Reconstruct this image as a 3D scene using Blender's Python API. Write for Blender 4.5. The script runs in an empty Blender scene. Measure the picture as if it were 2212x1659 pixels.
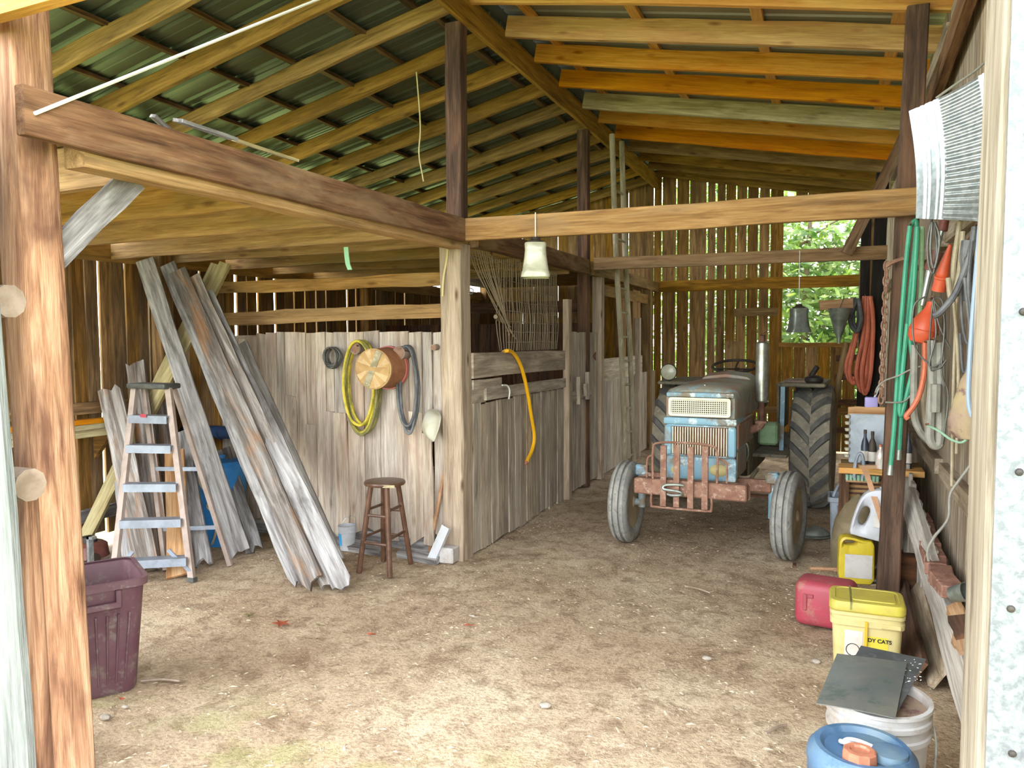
import bpy, bmesh, math, random
from mathutils import Vector, Matrix, noise
rnd = random.Random(7)
V = Vector
SC = bpy.context.scene
COL = SC.collection

# ------------------------------------------------------------------ camera
F_PX, IMG_W, IMG_H, CAM_H = 1660.0, 2212.0, 1659.0, 1.7
YAW, PITCH, ROLL = math.radians(22.4), math.radians(3.3), math.radians(0.3)
_f = V((-math.sin(YAW) * math.cos(PITCH), math.cos(YAW) * math.cos(PITCH), -math.sin(PITCH)))
_r0 = V((math.cos(YAW), math.sin(YAW), 0.0))
_u0 = _r0.cross(_f)
_r = _r0 * math.cos(ROLL) - _u0 * math.sin(ROLL)
_u = _u0 * math.cos(ROLL) + _r0 * math.sin(ROLL)
CAM = V((0, 0, CAM_H))
cd = bpy.data.cameras.new('camera')
cd.sensor_fit = 'HORIZONTAL'; cd.sensor_width = 36.0
cd.lens = 36.0 * F_PX / IMG_W
cd.clip_start = 0.05; cd.clip_end = 300
cam = bpy.data.objects.new('camera', cd)
cam.matrix_world = Matrix(((_r.x, _u.x, -_f.x, 0), (_r.y, _u.y, -_f.y, 0), (_r.z, _u.z, -_f.z, CAM_H), (0, 0, 0, 1)))
COL.objects.link(cam)
SC.camera = cam

# ------------------------------------------------------------------ world, sun, exposure
w = bpy.data.worlds.new('sky'); SC.world = w; w.use_nodes = True
wn = w.node_tree.nodes; wn.clear()
wo = wn.new('ShaderNodeOutputWorld'); wb = wn.new('ShaderNodeBackground')
wb.inputs['Color'].default_value = (0.90, 0.96, 1.0, 1)
wb.inputs['Strength'].default_value = 1.25
w.node_tree.links.new(wb.outputs[0], wo.inputs[0])
sd = bpy.data.lights.new('sun', 'SUN'); sd.energy = 2.2; sd.angle = math.radians(3); sd.color = (1.0, 0.93, 0.8)
sun = bpy.data.objects.new('sun', sd); COL.objects.link(sun)
sun.rotation_euler = V((0.45, -0.55, -1.0)).to_track_quat('-Z', 'Y').to_euler()
SC.view_settings.view_transform = 'Standard'
SC.view_settings.look = 'None'
SC.view_settings.gamma = 1.0
SC.view_settings.use_curve_mapping = False
SC.view_settings.exposure = 3.15
SC.cycles.max_bounces = 12
SC.cycles.diffuse_bounces = 8
SC.cycles.sample_clamp_indirect = 8.0

# ------------------------------------------------------------------ layout helpers (photo pixel -> point on a real plane)
def ray(x, y):
    return _f + _r * ((x - IMG_W / 2) / F_PX) - _u * ((y - IMG_H / 2) / F_PX)
def on(axis, val, x, y):
    d = ray(x, y); t = (val - CAM[axis]) / d[axis]
    return CAM + d * t
def atX(v, x, y): return on(0, v, x, y)
def atY(v, x, y): return on(1, v, x, y)
def atZ(v, x, y): return on(2, v, x, y)
def gnd(x, y): return on(2, 0.0, x, y)

def srgb(h):
    if isinstance(h, (tuple, list)): c = [v / 255 for v in h[:3]]
    else:
        h = h.lstrip('#'); c = [int(h[i:i + 2], 16) / 255 for i in (0, 2, 4)]
    return tuple((v / 12.92 if v <= 0.04045 else ((v + 0.055) / 1.055) ** 2.4) for v in c) + (1.0,)

# ------------------------------------------------------------------ materials
def new_mat(name):
    m = bpy.data.materials.new(name); m.use_nodes = True
    nt = m.node_tree; nt.nodes.clear()
    out = nt.nodes.new('ShaderNodeOutputMaterial'); b = nt.nodes.new('ShaderNodeBsdfPrincipled')
    nt.links.new(b.outputs[0], out.inputs[0])
    return m, nt, b
def N(nt, t, **k):
    n = nt.nodes.new(t)
    for a, v in k.items():
        if a in n.inputs: n.inputs[a].default_value = v
        else: setattr(n, a, v)
    return n
def ramp(nt, fac, stops):
    n = nt.nodes.new('ShaderNodeValToRGB'); e = n.color_ramp.elements
    while len(e) > len(stops): e.remove(e[-1])
    while len(e) < len(stops): e.new(0.5)
    for q, (p, c) in zip(e, stops): q.position = p; q.color = c
    nt.links.new(fac, n.inputs[0]); return n.outputs[0]
def mix(nt, fac, a, b, mode='MIX'):
    n = nt.nodes.new('ShaderNodeMix'); n.data_type = 'RGBA'; n.blend_type = mode
    for s, v in ((0, fac), (6, a), (7, b)):
        if hasattr(v, 'is_linked') or hasattr(v, 'links'): nt.links.new(v, n.inputs[s])
        else: n.inputs[s].default_value = v
    return n.outputs[2]
def obj_coord(nt, scale, jitter=True):
    tc = N(nt, 'ShaderNodeTexCoord'); mp = N(nt, 'ShaderNodeMapping'); mp.inputs['Scale'].default_value = scale
    if jitter:
        oi = N(nt, 'ShaderNodeObjectInfo'); mul = N(nt, 'ShaderNodeMath', operation='MULTIPLY'); mul.inputs[1].default_value = 57.0
        nt.links.new(oi.outputs['Random'], mul.inputs[0])
        ad = N(nt, 'ShaderNodeVectorMath', operation='ADD')
        nt.links.new(tc.outputs['Object'], ad.inputs[0]); nt.links.new(mul.outputs[0], ad.inputs[1])
        nt.links.new(ad.outputs[0], mp.inputs[0])
    else: nt.links.new(tc.outputs['Object'], mp.inputs[0])
    return mp.outputs[0]
def tex(nt, vec, scale, detail=5, rough=0.6, dist=0.0):
    n = N(nt, 'ShaderNodeTexNoise'); n.inputs['Scale'].default_value = scale; n.inputs['Detail'].default_value = detail
    n.inputs['Roughness'].default_value = rough; n.inputs['Distortion'].default_value = dist
    nt.links.new(vec, n.inputs['Vector']); return n.outputs['Fac']
def wood(name, light, mid, dark, var=0.22, rough=0.85, bump=0.35, knot=0.0, blotch=None, blotch_amt=0.5, sat=0.03, tint=None):
    """sawn timber: grain along local X, own tone for every board"""
    m, nt, b = new_mat(name)
    g = obj_coord(nt, (1.2, 15, 15)); n1 = tex(nt, g, 1.6, 6, 0.65, 0.6)
    base = ramp(nt, n1, [(0.28, srgb(dark)), (0.48, srgb(mid)), (0.68, srgb(light))])
    g2 = obj_coord(nt, (2.5, 90, 90)); n2 = tex(nt, g2, 2.0, 3, 0.6)
    fine = ramp(nt, n2, [(0.3, (0.62, 0.62, 0.62, 1)), (0.6, (1, 1, 1, 1))])
    col = mix(nt, 0.75, base, fine, 'MULTIPLY')
    if blotch:
        g3 = obj_coord(nt, (1.1, 4.5, 4.5)); n3 = tex(nt, g3, 1.3, 4, 0.6, 0.4)
        f3 = ramp(nt, n3, [(0.5, (0, 0, 0, 1)), (0.64, (blotch_amt,) * 3 + (1,))])
        col = mix(nt, f3, col, srgb(blotch))
    if knot > 0:
        g4 = obj_coord(nt, (2.0, 6.5, 6.5)); v = N(nt, 'ShaderNodeTexVoronoi'); v.inputs['Scale'].default_value = 1.25
        nt.links.new(g4, v.inputs['Vector'])
        f4 = ramp(nt, v.outputs['Distance'], [(0.05, (knot,) * 3 + (1,)), (0.17, (0, 0, 0, 1))])
        col = mix(nt, f4, col, srgb(dark), 'MULTIPLY')
    oi = N(nt, 'ShaderNodeObjectInfo')
    mr = N(nt, 'ShaderNodeMapRange'); mr.inputs['To Min'].default_value = 1 - var; mr.inputs['To Max'].default_value = 1 + var
    nt.links.new(oi.outputs['Random'], mr.inputs['Value'])
    ml = N(nt, 'ShaderNodeMath', operation='MULTIPLY'); ml.inputs[1].default_value = 7.31
    fr = N(nt, 'ShaderNodeMath', operation='FRACT'); nt.links.new(oi.outputs['Random'], ml.inputs[0]); nt.links.new(ml.outputs[0], fr.inputs[0])
    ms = N(nt, 'ShaderNodeMapRange'); ms.inputs['To Min'].default_value = 1 - sat * 4; ms.inputs['To Max'].default_value = 1 + sat * 4
    nt.links.new(fr.outputs[0], ms.inputs['Value'])
    if tint:
        col = mix(nt, ramp(nt, fr.outputs[0], [(0.45, (0, 0, 0, 1)), (1.0, (0.75, 0.75, 0.75, 1))]), col, srgb(tint), 'MULTIPLY')
    hs = N(nt, 'ShaderNodeHueSaturation'); nt.links.new(mr.outputs[0], hs.inputs['Value']); nt.links.new(ms.outputs[0], hs.inputs['Saturation'])
    nt.links.new(col, hs.inputs['Color']); nt.links.new(hs.outputs[0], b.inputs['Base Color'])
    b.inputs['Roughness'].default_value = rough; b.inputs['Specular IOR Level'].default_value = 0.25
    bp = N(nt, 'ShaderNodeBump'); bp.inputs['Strength'].default_value = bump; bp.inputs['Distance'].default_value = 0.006
    nt.links.new(n2, bp.inputs['Height']); nt.links.new(bp.outputs[0], b.inputs['Normal'])
    return m
def plain(name, c, rough=0.55, metal=0.0, c2=None, nscale=6.0, lo=0.42, hi=0.62, bump=0.0, spec=0.4, stretch=(1, 1, 1), c3=None, trans=0.0, detail=5):
    """one material with worn / dirty patches of a second (and third) colour"""
    m, nt, b = new_mat(name)
    b.inputs['Base Color'].default_value = srgb(c)
    b.inputs['Roughness'].default_value = rough; b.inputs['Metallic'].default_value = metal
    b.inputs['Specular IOR Level'].default_value = spec
    if trans: b.inputs['Transmission Weight'].default_value = trans
    if c2:
        g = obj_coord(nt, stretch); n1 = tex(nt, g, nscale, detail, 0.65, 0.3)
        f = ramp(nt, n1, [(lo, (0, 0, 0, 1)), (hi, (1, 1, 1, 1))])
        col = mix(nt, f, srgb(c), srgb(c2))
        if c3:
            g2 = obj_coord(nt, (stretch[0] * 1.3, stretch[1] * 1.3, stretch[2] * 1.3)); n2 = tex(nt, g2, nscale * 2.3, 6, 0.7)
            f2 = ramp(nt, n2, [(0.54, (0, 0, 0, 1)), (0.64, (1, 1, 1, 1))])
            col = mix(nt, f2, col, srgb(c3))
        nt.links.new(col, b.inputs['Base Color'])
        if bump:
            bp = N(nt, 'ShaderNodeBump'); bp.inputs['Strength'].default_value = bump; bp.inputs['Distance'].default_value = 0.01
            nt.links.new(n1, bp.inputs['Height']); nt.links.new(bp.outputs[0], b.inputs['Normal'])
    return m

M = {}
M['stall'] = wood('weathered_stall_wood', '#d2c4b4', '#b5a697', '#85776a', var=0.14, blotch='#9a8072', blotch_amt=0.5, knot=0.5, sat=0.05)
M['stall_side'] = wood('weathered_side_wood', '#cabda9', '#aa9c8b', '#7a6e61', var=0.12, blotch='#6f6257', blotch_amt=0.5, knot=0.4)
M['grey'] = wood('silver_grey_wood', '#bdbab8', '#908b89', '#4c4542', var=0.2, blotch='#3f3733', blotch_amt=0.75, knot=0.3, bump=0.6)
M['oldplank'] = wood('rotting_plank_wood', '#b3ada8', '#7e746c', '#3a322c', var=0.22, blotch='#a5713f', blotch_amt=0.6, knot=0.3, bump=0.8)
M['wall'] = wood('brown_wall_wood', '#a8814f', '#7d5d36', '#4a351f', var=0.25, blotch='#5d4a38', blotch_amt=0.6, knot=0.4)
M['back'] = wood('back_wall_wood', '#a98145', '#83602f', '#58401f', var=0.18, blotch='#5d4527', blotch_amt=0.5, knot=0.5)
M['rwall'] = wood('right_wall_wood', '#bfb09b', '#9b8a75', '#665748', var=0.2, blotch='#6a5440', blotch_amt=0.5, knot=0.3)
M['gold'] = wood('new_yellow_rafter_wood', '#dcae62', '#cc9a4c', '#a87432', var=0.08, knot=0.7, blotch='#c27a38', blotch_amt=0.45, bump=0.15, tint='#ffd0a0', sat=0.04)
M['goldold'] = wood('old_rafter_wood', '#a5824a', '#8a6a38', '#5d4423', var=0.15, knot=0.6, blotch='#5f4526')
M['brown'] = wood('brown_rafter_wood', '#b18a4e', '#93703a', '#5e4422', var=0.16, knot=0.6, blotch='#6e5432', bump=0.4)
M['purlin'] = wood('rough_purlin_wood', '#84664a', '#5f4632', '#33251a', var=0.25, blotch='#2c2018')
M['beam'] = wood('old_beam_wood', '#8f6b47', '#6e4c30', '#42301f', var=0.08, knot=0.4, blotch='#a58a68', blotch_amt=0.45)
M['longbeam'] = wood('scarred_beam_wood', '#8a6444', '#68462c', '#40291a', var=0.02, knot=0.4, blotch='#94795a', blotch_amt=0.5)
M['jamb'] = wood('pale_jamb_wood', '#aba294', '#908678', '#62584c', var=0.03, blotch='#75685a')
M['joist'] = wood('joist_wood', '#bd9662', '#a27c4a', '#745534', var=0.12, knot=0.6, blotch='#8b7550')
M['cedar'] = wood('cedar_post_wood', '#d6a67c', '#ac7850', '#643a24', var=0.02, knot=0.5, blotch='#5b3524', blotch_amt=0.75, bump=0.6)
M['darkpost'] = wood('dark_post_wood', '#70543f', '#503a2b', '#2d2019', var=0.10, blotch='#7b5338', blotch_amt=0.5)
M['black'] = wood('black_post_wood', '#2e2823', '#201b18', '#120f0d', var=0.1)
M['post'] = wood('corner_post_wood', '#c2b09a', '#a89682', '#7c6b59', var=0.03, knot=0.9, blotch='#9b8a7a', blotch_amt=0.5)
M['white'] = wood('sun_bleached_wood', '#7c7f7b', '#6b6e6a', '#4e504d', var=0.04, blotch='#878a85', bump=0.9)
M['new'] = wood('fresh_plank_wood', '#c9a57e', '#ae845c', '#80583a', var=0.08, knot=0.9)
M['treated'] = wood('treated_lumber_wood', '#c8bc94', '#ac9d74', '#80724e', var=0.10, knot=0.3, bump=0.15)
M['spangle'] = plain('spangled_galvanised_tin', '#74777a', 0.5, metal=0.1, c2='#5a5d61', nscale=48, lo=0.42, hi=0.62, detail=3, c3='#666a6d', bump=0.2)
M['palegrey'] = wood('pale_grey_plank_wood', '#c6c2be', '#a29d98', '#6c6560', var=0.05, blotch='#57504c', blotch_amt=0.6, bump=0.5)
M['railwood'] = wood('bleached_rail_wood', '#cfc8bc', '#b0a79b', '#80756a', var=0.08, blotch='#8a7d70')
M['pole'] = plain('peeled_pole_wood', '#a79c82', 0.8, c2='#857a5e', nscale=7, stretch=(1, 1, 0.25), c3='#b8ae96')
M['poledark'] = plain('old_brown_pole', '#8a7048', 0.85, c2='#6b5434', nscale=6, stretch=(1, 1, 0.3))
M['olivesack'] = plain('olive_feed_sack', '#85775c', 0.9, c2='#6e6148', nscale=5, bump=0.3)
M['crossbeam'] = wood('pale_brown_beam_wood', '#b08c5e', '#947046', '#64492c', var=0.03, knot=0.4, blotch='#8c7458', blotch_amt=0.45)
M['stool'] = plain('brown_stool_paint', '#5d4130', 0.35, c2='#4a3225', nscale=7, c3='#694c3a')
def roof_mat(name, c, c2, rough):
    return plain(name, c, rough, metal=0.55, c2=c2, nscale=1.2, lo=0.35, hi=0.7, spec=0.5)
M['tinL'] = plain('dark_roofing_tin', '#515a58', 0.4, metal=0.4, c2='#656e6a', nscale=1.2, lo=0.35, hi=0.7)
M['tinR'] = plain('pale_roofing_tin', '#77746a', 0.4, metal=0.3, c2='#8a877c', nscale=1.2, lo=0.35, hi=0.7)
M['galv'] = plain('galvanised_steel', '#c3cacc', 0.3, metal=0.7, c2='#a4adb0', nscale=22, lo=0.4, hi=0.6, detail=2)
M['galvdull'] = plain('dull_galvanised_steel', '#9aa098', 0.45, metal=0.7, c2='#7c8078', nscale=9)
M['alu'] = plain('ladder_aluminium', '#8a909c', 0.45, metal=0.25, c2='#787e88', nscale=8)
M['ladder_rail'] = plain('ladder_rail_fibreglass', '#a3938a', 0.6, c2='#8f7e74', nscale=5)
M['dark_plastic'] = plain('dark_plastic', '#3d3f3d', 0.5, c2='#555652', nscale=8)
M['maroon'] = plain('maroon_plastic', '#573840', 0.5, c2='#64484d', nscale=4, c3='#70625c')
M['rust'] = plain('rusty_steel', '#8f6b58', 0.8, c2='#7b5646', nscale=10, c3='#a58c7c', bump=0.3)
M['rustdark'] = plain('dark_rusty_steel', '#6d4a38', 0.85, c2='#4a3228', nscale=12, bump=0.3)
M['tblue'] = plain('chipped_blue_paint', '#7ea3b4', 0.5, c2='#7d6f5c', nscale=3.2, lo=0.5, hi=0.6, c3='#c2d4d6')
M['tblue_rusty'] = plain('faded_blue_hood_paint', '#8f8a7a', 0.6, c2='#94705a', nscale=3.0, lo=0.42, hi=0.58, c3='#84a4b0')
M['tcream'] = plain('cream_enamel', '#e6dfc4', 0.4, c2='#c9b995', nscale=9, lo=0.5, hi=0.7)
M['tdark'] = plain('greasy_black_iron', '#28231f', 0.6, c2='#40352c', nscale=9)
M['tgrey'] = plain('dusty_grey_iron', '#6f6a5a', 0.75, c2='#8b8069', nscale=7, c3='#4c463b')
M['tyre'] = plain('dusty_tyre_rubber', '#9b917e', 0.9, c2='#827a6c', nscale=6, c3='#aaa08c')
M['tread'] = plain('worn_tread_rubber', '#5c5a57', 0.85, c2='#706c65', nscale=9)
M['ftyre'] = plain('grey_front_tyre_rubber', '#85847f', 0.85, c2='#9a978f', nscale=9, c3='#6e6c65')
M['rimcol'] = plain('dusty_rim_paint', '#a59274', 0.8, c2='#87745a', nscale=6)
M['chrome'] = plain('dull_muffler_steel', '#aeb0a8', 0.38, metal=0.8, c2='#8b8878', nscale=7)
M['glass'] = plain('lamp_glass', '#b9b7a2', 0.15, c2='#a3a08c', nscale=10)
M['yellowhose'] = plain('yellow_hose', '#c9b53c', 0.5, c2='#7f7a34', nscale=9)
M['olivehose'] = plain('olive_hose', '#837c45', 0.55, c2='#5d5a37', nscale=9)
M['brighthose'] = plain('bright_yellow_strap', '#f0b41c', 0.4)
M['blackhose'] = plain('black_hose', '#4c4d50', 0.55, c2='#6b6c6e', nscale=8)
M['wire'] = plain('dull_wire', '#6e6d69', 0.5, metal=0.5, c2='#55534e', nscale=9)
M['greenhose'] = plain('green_hose', '#439a7a', 0.45, c2='#378568', nscale=5)
M['greenpale'] = plain('pale_green_hose', '#8fae86', 0.5, c2='#76986f', nscale=5)
M['orangehose'] = plain('orange_hose', '#c4694a', 0.5, c2='#a4563c', nscale=6)
M['orange'] = plain('orange_plastic', '#cc5636', 0.4, c2='#a94f36', nscale=6, lo=0.5, hi=0.8)
M['greyhose'] = plain('grey_hose', '#8e8b82', 0.6, c2='#77746b', nscale=7)
M['tanhose'] = plain('tan_hose', '#a4977f', 0.65, c2='#877a63', nscale=7)
M['bluecable'] = plain('blue_grey_cable', '#8a9bb0', 0.5)
M['whitecord'] = plain('white_cord', '#e2e2da', 0.6)
M['twine'] = plain('straw_twine', '#cdbf8a', 0.8)
M['mint'] = plain('mint_ribbon', '#9fd6b5', 0.6)
M['net'] = plain('hemp_net', '#8a7a62', 0.85)
M['sack'] = plain('stained_sackcloth', '#8a736a', 0.9, c2='#9a8868', nscale=4, c3='#6f5250', bump=0.4)
M['basket'] = plain('basket_wood', '#c4a77c', 0.75, c2='#b09068', nscale=8, stretch=(1, 1, 1))
M['basket2'] = plain('basket_splint', '#b2925f', 0.75, c2='#9f7c50', nscale=10)
M['basketside'] = plain('basket_side_splint', '#9c6a48', 0.75, c2='#85573c', nscale=9)
M['pinkband'] = plain('pink_basket_band', '#b5645c', 0.6)
M['logend'] = plain('log_end_grain', '#9c7a66', 0.85, c2='#7a5a4a', nscale=14)
M['bark'] = plain('pale_bark', '#9a8878', 0.9, c2='#7d6b5a', nscale=8, bump=0.5)
M['cream'] = plain('cream_painted_metal', '#b8b5a6', 0.4, c2='#a89f84', nscale=4)
M['whiteplastic'] = plain('white_plastic', '#bfc0c6', 0.4, c2='#aeaead', nscale=5)
M['dirtywhite'] = plain('dirty_white_plastic', '#b9b7b5', 0.5, c2='#9d9289', nscale=5, c3='#aca49b')
M['bluelabel'] = plain('blue_label', '#3f9fd6', 0.5)
M['blueplastic'] = plain('blue_barrel_plastic', '#2f7fc0', 0.4, c2='#2a6ba6', nscale=4)
M['navy'] = plain('navy_tarp', '#1f3a62', 0.5, c2='#18304f', nscale=6)
M['bluecan'] = plain('blue_grey_painted_can', '#446384', 0.45, c2='#5f7482', nscale=4, c3='#3a5874')
M['browncap'] = plain('brown_plastic_cap', '#b3745a', 0.5, c2='#99604a', nscale=10)
M['yellow'] = plain('yellow_plastic', '#cdb634', 0.4, c2='#bda52c', nscale=4)
M['lidyellow'] = plain('dusty_yellow_lid', '#b8aa44', 0.5, c2='#a69a46', nscale=5)
M['paleyellow'] = plain('pale_yellow_plastic', '#c0b27c', 0.5, c2='#b4a66f', nscale=4)
M['strapyellow'] = plain('yellow_strap', '#cf9f2c', 0.45)
M['paper'] = plain('white_label_paper', '#c9c4bc', 0.7, c2='#b8b0a6', nscale=8)
M['yellowlabel'] = plain('yellow_label_paper', '#c4b53c', 0.6)
M['ink'] = plain('black_ink', '#2b2622', 0.7)
M['red'] = plain('faded_red_plastic', '#a33c4b', 0.5, c2='#8f4248', nscale=4, c3='#9a6058')
M['sheet'] = plain('smeared_dark_sheet_metal', '#7d8384', 0.28, metal=0.6, c2='#98958c', nscale=3.0, c3='#6a7672')
M['sheet2'] = plain('speckled_dark_sheet_metal', '#6a6e74', 0.35, metal=0.5, c2='#5a5e62', nscale=5, c3='#7d8386')
M['card'] = plain('cardboard', '#b08a5a', 0.85, c2='#9b764a', nscale=5)
M['greybin'] = plain('grey_plastic_bin', '#8f96a0', 0.5, c2='#757b84', nscale=5)
M['greybox'] = plain('pale_grey_painted_box', '#a8b1ba', 0.5, c2='#8d949b', nscale=5)
M['brick'] = plain('old_red_brick', '#8c6656', 0.9, c2='#745042', nscale=12, c3='#9c7c6c', bump=0.3)
M['brown_tool'] = plain('old_tool_handle', '#b98f6c', 0.7, c2='#9b7150', nscale=6)
M['maroonmetal'] = plain('maroon_painted_metal', '#7d4840', 0.5, c2='#5f3830', nscale=7)
M['greenbrush'] = plain('green_bristle', '#9fcdb4', 0.7)
M['purple'] = plain('lilac_plastic', '#9d92c8', 0.5)
M['bottle'] = plain('dark_bottle', '#2f3440', 0.3, c2='#3c4450', nscale=9)
M['spray'] = plain('silver_can', '#c9c3be', 0.4, metal=0.3, c2='#b79684', nscale=8)
M['leafred'] = plain('dry_red_leaf', '#9a4a2c', 0.8, c2='#7c3a26', nscale=20)
M['leafbrown'] = plain('dry_brown_leaf', '#7d6a4a', 0.8, c2='#5f5a34', nscale=20)
M['stone'] = plain('pale_pebble', '#a89d90', 0.85, c2='#857a6e', nscale=30)
M['chip'] = plain('floor_chip', '#b3a28c', 0.9, c2='#98866f', nscale=3, c3='#c2b5a0')
M['trunk'] = plain('tree_bark', '#6f6250', 0.9, c2='#55493a', nscale=6)
M['insul'] = plain('pale_green_wrap', '#8fb49a', 0.6)

def leaf_mat():
    m, nt, b = new_mat('sunlit_leaf')
    out = [n for n in nt.nodes if n.type == 'OUTPUT_MATERIAL'][0]
    g = obj_coord(nt, (1, 1, 1)); n1 = tex(nt, g, 3.0, 3, 0.6)
    c = ramp(nt, n1, [(0.35, srgb('#3a5a22')), (0.55, srgb('#6f8a3a')), (0.7, srgb('#9aa85a'))])
    nt.links.new(c, b.inputs['Base Color']); b.inputs['Roughness'].default_value = 0.5
    t = N(nt, 'ShaderNodeBsdfTranslucent'); nt.links.new(c, t.inputs['Color'])
    mx = N(nt, 'ShaderNodeMixShader'); mx.inputs[0].default_value = 0.5
    nt.links.new(b.outputs[0], mx.inputs[1]); nt.links.new(t.outputs[0], mx.inputs[2]); nt.links.new(mx.outputs[0], out.inputs[0])
    return m
M['leaf'] = leaf_mat()
def ground_mat():
    m, nt, b = new_mat('packed_dirt')
    g = obj_coord(nt, (1, 1, 1), False)
    n1 = tex(nt, g, 1.1, 6, 0.6, 0.3); n2 = tex(nt, g, 9.0, 6, 0.7, 0.5); n3 = tex(nt, g, 55.0, 4, 0.7)
    base = ramp(nt, n1, [(0.3, srgb('#a38c72')), (0.5, srgb('#b6a187')), (0.68, srgb('#c6b59b'))])
    pat = ramp(nt, n2, [(0.34, srgb('#806b57')), (0.52, (1, 1, 1, 1))])
    c = mix(nt, 0.55, base, pat, 'MULTIPLY')
    n5 = tex(nt, g, 2.4, 8, 0.72, 0.8)
    c = mix(nt, ramp(nt, n5, [(0.52, (0, 0, 0, 1)), (0.66, (0.75, 0.75, 0.75, 1))]), c, srgb('#7d6650'))
    gr = ramp(nt, n3, [(0.36, (0.62, 0.57, 0.52, 1)), (0.5, (1, 1, 1, 1)), (0.72, (1.2, 1.18, 1.15, 1))])
    c = mix(nt, 0.8, c, gr, 'MULTIPLY')
    # moss stain by the entrance
    tc = N(nt, 'ShaderNodeTexCoord'); sp = N(nt, 'ShaderNodeSeparateXYZ'); nt.links.new(tc.outputs['Object'], sp.inputs[0])
    my = N(nt, 'ShaderNodeMapRange'); my.inputs['From Min'].default_value = 3.1; my.inputs['From Max'].default_value = 1.9; nt.links.new(sp.outputs['Y'], my.inputs['Value'])
    n4 = tex(nt, g, 2.6, 5, 0.6)
    mm = N(nt, 'ShaderNodeMath', operation='MULTIPLY'); nt.links.new(my.outputs[0], mm.inputs[0])
    r4 = ramp(nt, n4, [(0.5, (0, 0, 0, 1)), (0.66, (0.8, 0.8, 0.8, 1))]); nt.links.new(r4, mm.inputs[1])
    c = mix(nt, mm.outputs[0], c, srgb('#8b9450'))
    nt.links.new(c, b.inputs['Base Color']); b.inputs['Roughness'].default_value = 0.95; b.inputs['Specular IOR Level'].default_value = 0.15
    bp = N(nt, 'ShaderNodeBump'); bp.inputs['Strength'].default_value = 0.6; bp.inputs['Distance'].default_value = 0.02
    ad = N(nt, 'ShaderNodeMath', operation='ADD'); nt.links.new(n2, ad.inputs[0]); nt.links.new(n3, ad.inputs[1])
    nt.links.new(ad.outputs[0], bp.inputs['Height']); nt.links.new(bp.outputs[0], b.inputs['Normal'])
    return m
M['dirt'] = ground_mat()
M['grass'] = plain('mown_grass', '#7f8c48', 0.9, c2='#66743a', nscale=1.5, c3='#98a060')
# ------------------------------------------------------------------ mesh helpers
WM = {}
def empty(name, loc, rz=0.0):
    o = bpy.data.objects.new(name, None); o.empty_display_size = 0.1
    COL.objects.link(o)
    o.matrix_basis = Matrix.Translation(V(loc)) @ Matrix.Rotation(rz, 4, 'Z')
    WM[o.name] = o.matrix_basis.copy(); return o
def place(o, mw, parent=None):
    COL.objects.link(o)
    if parent is not None:
        o.parent = parent; o.matrix_parent_inverse = WM[parent.name].inverted()
    o.matrix_basis = mw; WM[o.name] = mw.copy(); return o
def tag(o, label, cat, group=None, kind=None):
    o['label'] = label; o['category'] = cat
    if group: o['group'] = group
    if kind: o['kind'] = kind
    return o
def thing(name, label, cat, loc, rz=0.0, group=None):
    return tag(empty(name, loc, rz), label, cat, group)
def struct(o, label=None):
    o['kind'] = 'structure'
    if label: o['label'] = label
    return o
def catmull(pts, k=6, closed=False):
    pts = [V(p) for p in pts]; n = len(pts); out = []
    if n < 3 and not closed: return pts
    rng = range(n) if closed else range(n - 1)
    for i in rng:
        if closed: p0, p1, p2, p3 = pts[i - 1], pts[i], pts[(i + 1) % n], pts[(i + 2) % n]
        else: p0, p1, p2, p3 = pts[max(i - 1, 0)], pts[i], pts[i + 1], pts[min(i + 2, n - 1)]
        for j in range(k):
            t = j / k
            out.append(0.5 * ((2 * p1) + (p2 - p0) * t + (2 * p0 - 5 * p1 + 4 * p2 - p3) * t * t + (3 * p1 - p0 - 3 * p2 + p3) * t ** 3))
    if not closed: out.append(pts[-1])
    return out
def rrect(w, d, r, n=4, cx=0.0, cy=0.0):
    out = []
    for sx, sy, a0 in ((1, 1, 0), (-1, 1, 90), (-1, -1, 180), (1, -1, 270)):
        for i in range(n + 1):
            a = math.radians(a0 + 90 * i / n)
            out.append((cx + sx * (w / 2 - r) + r * math.cos(a), cy + sy * (d / 2 - r) + r * math.sin(a)))
    return out
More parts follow.
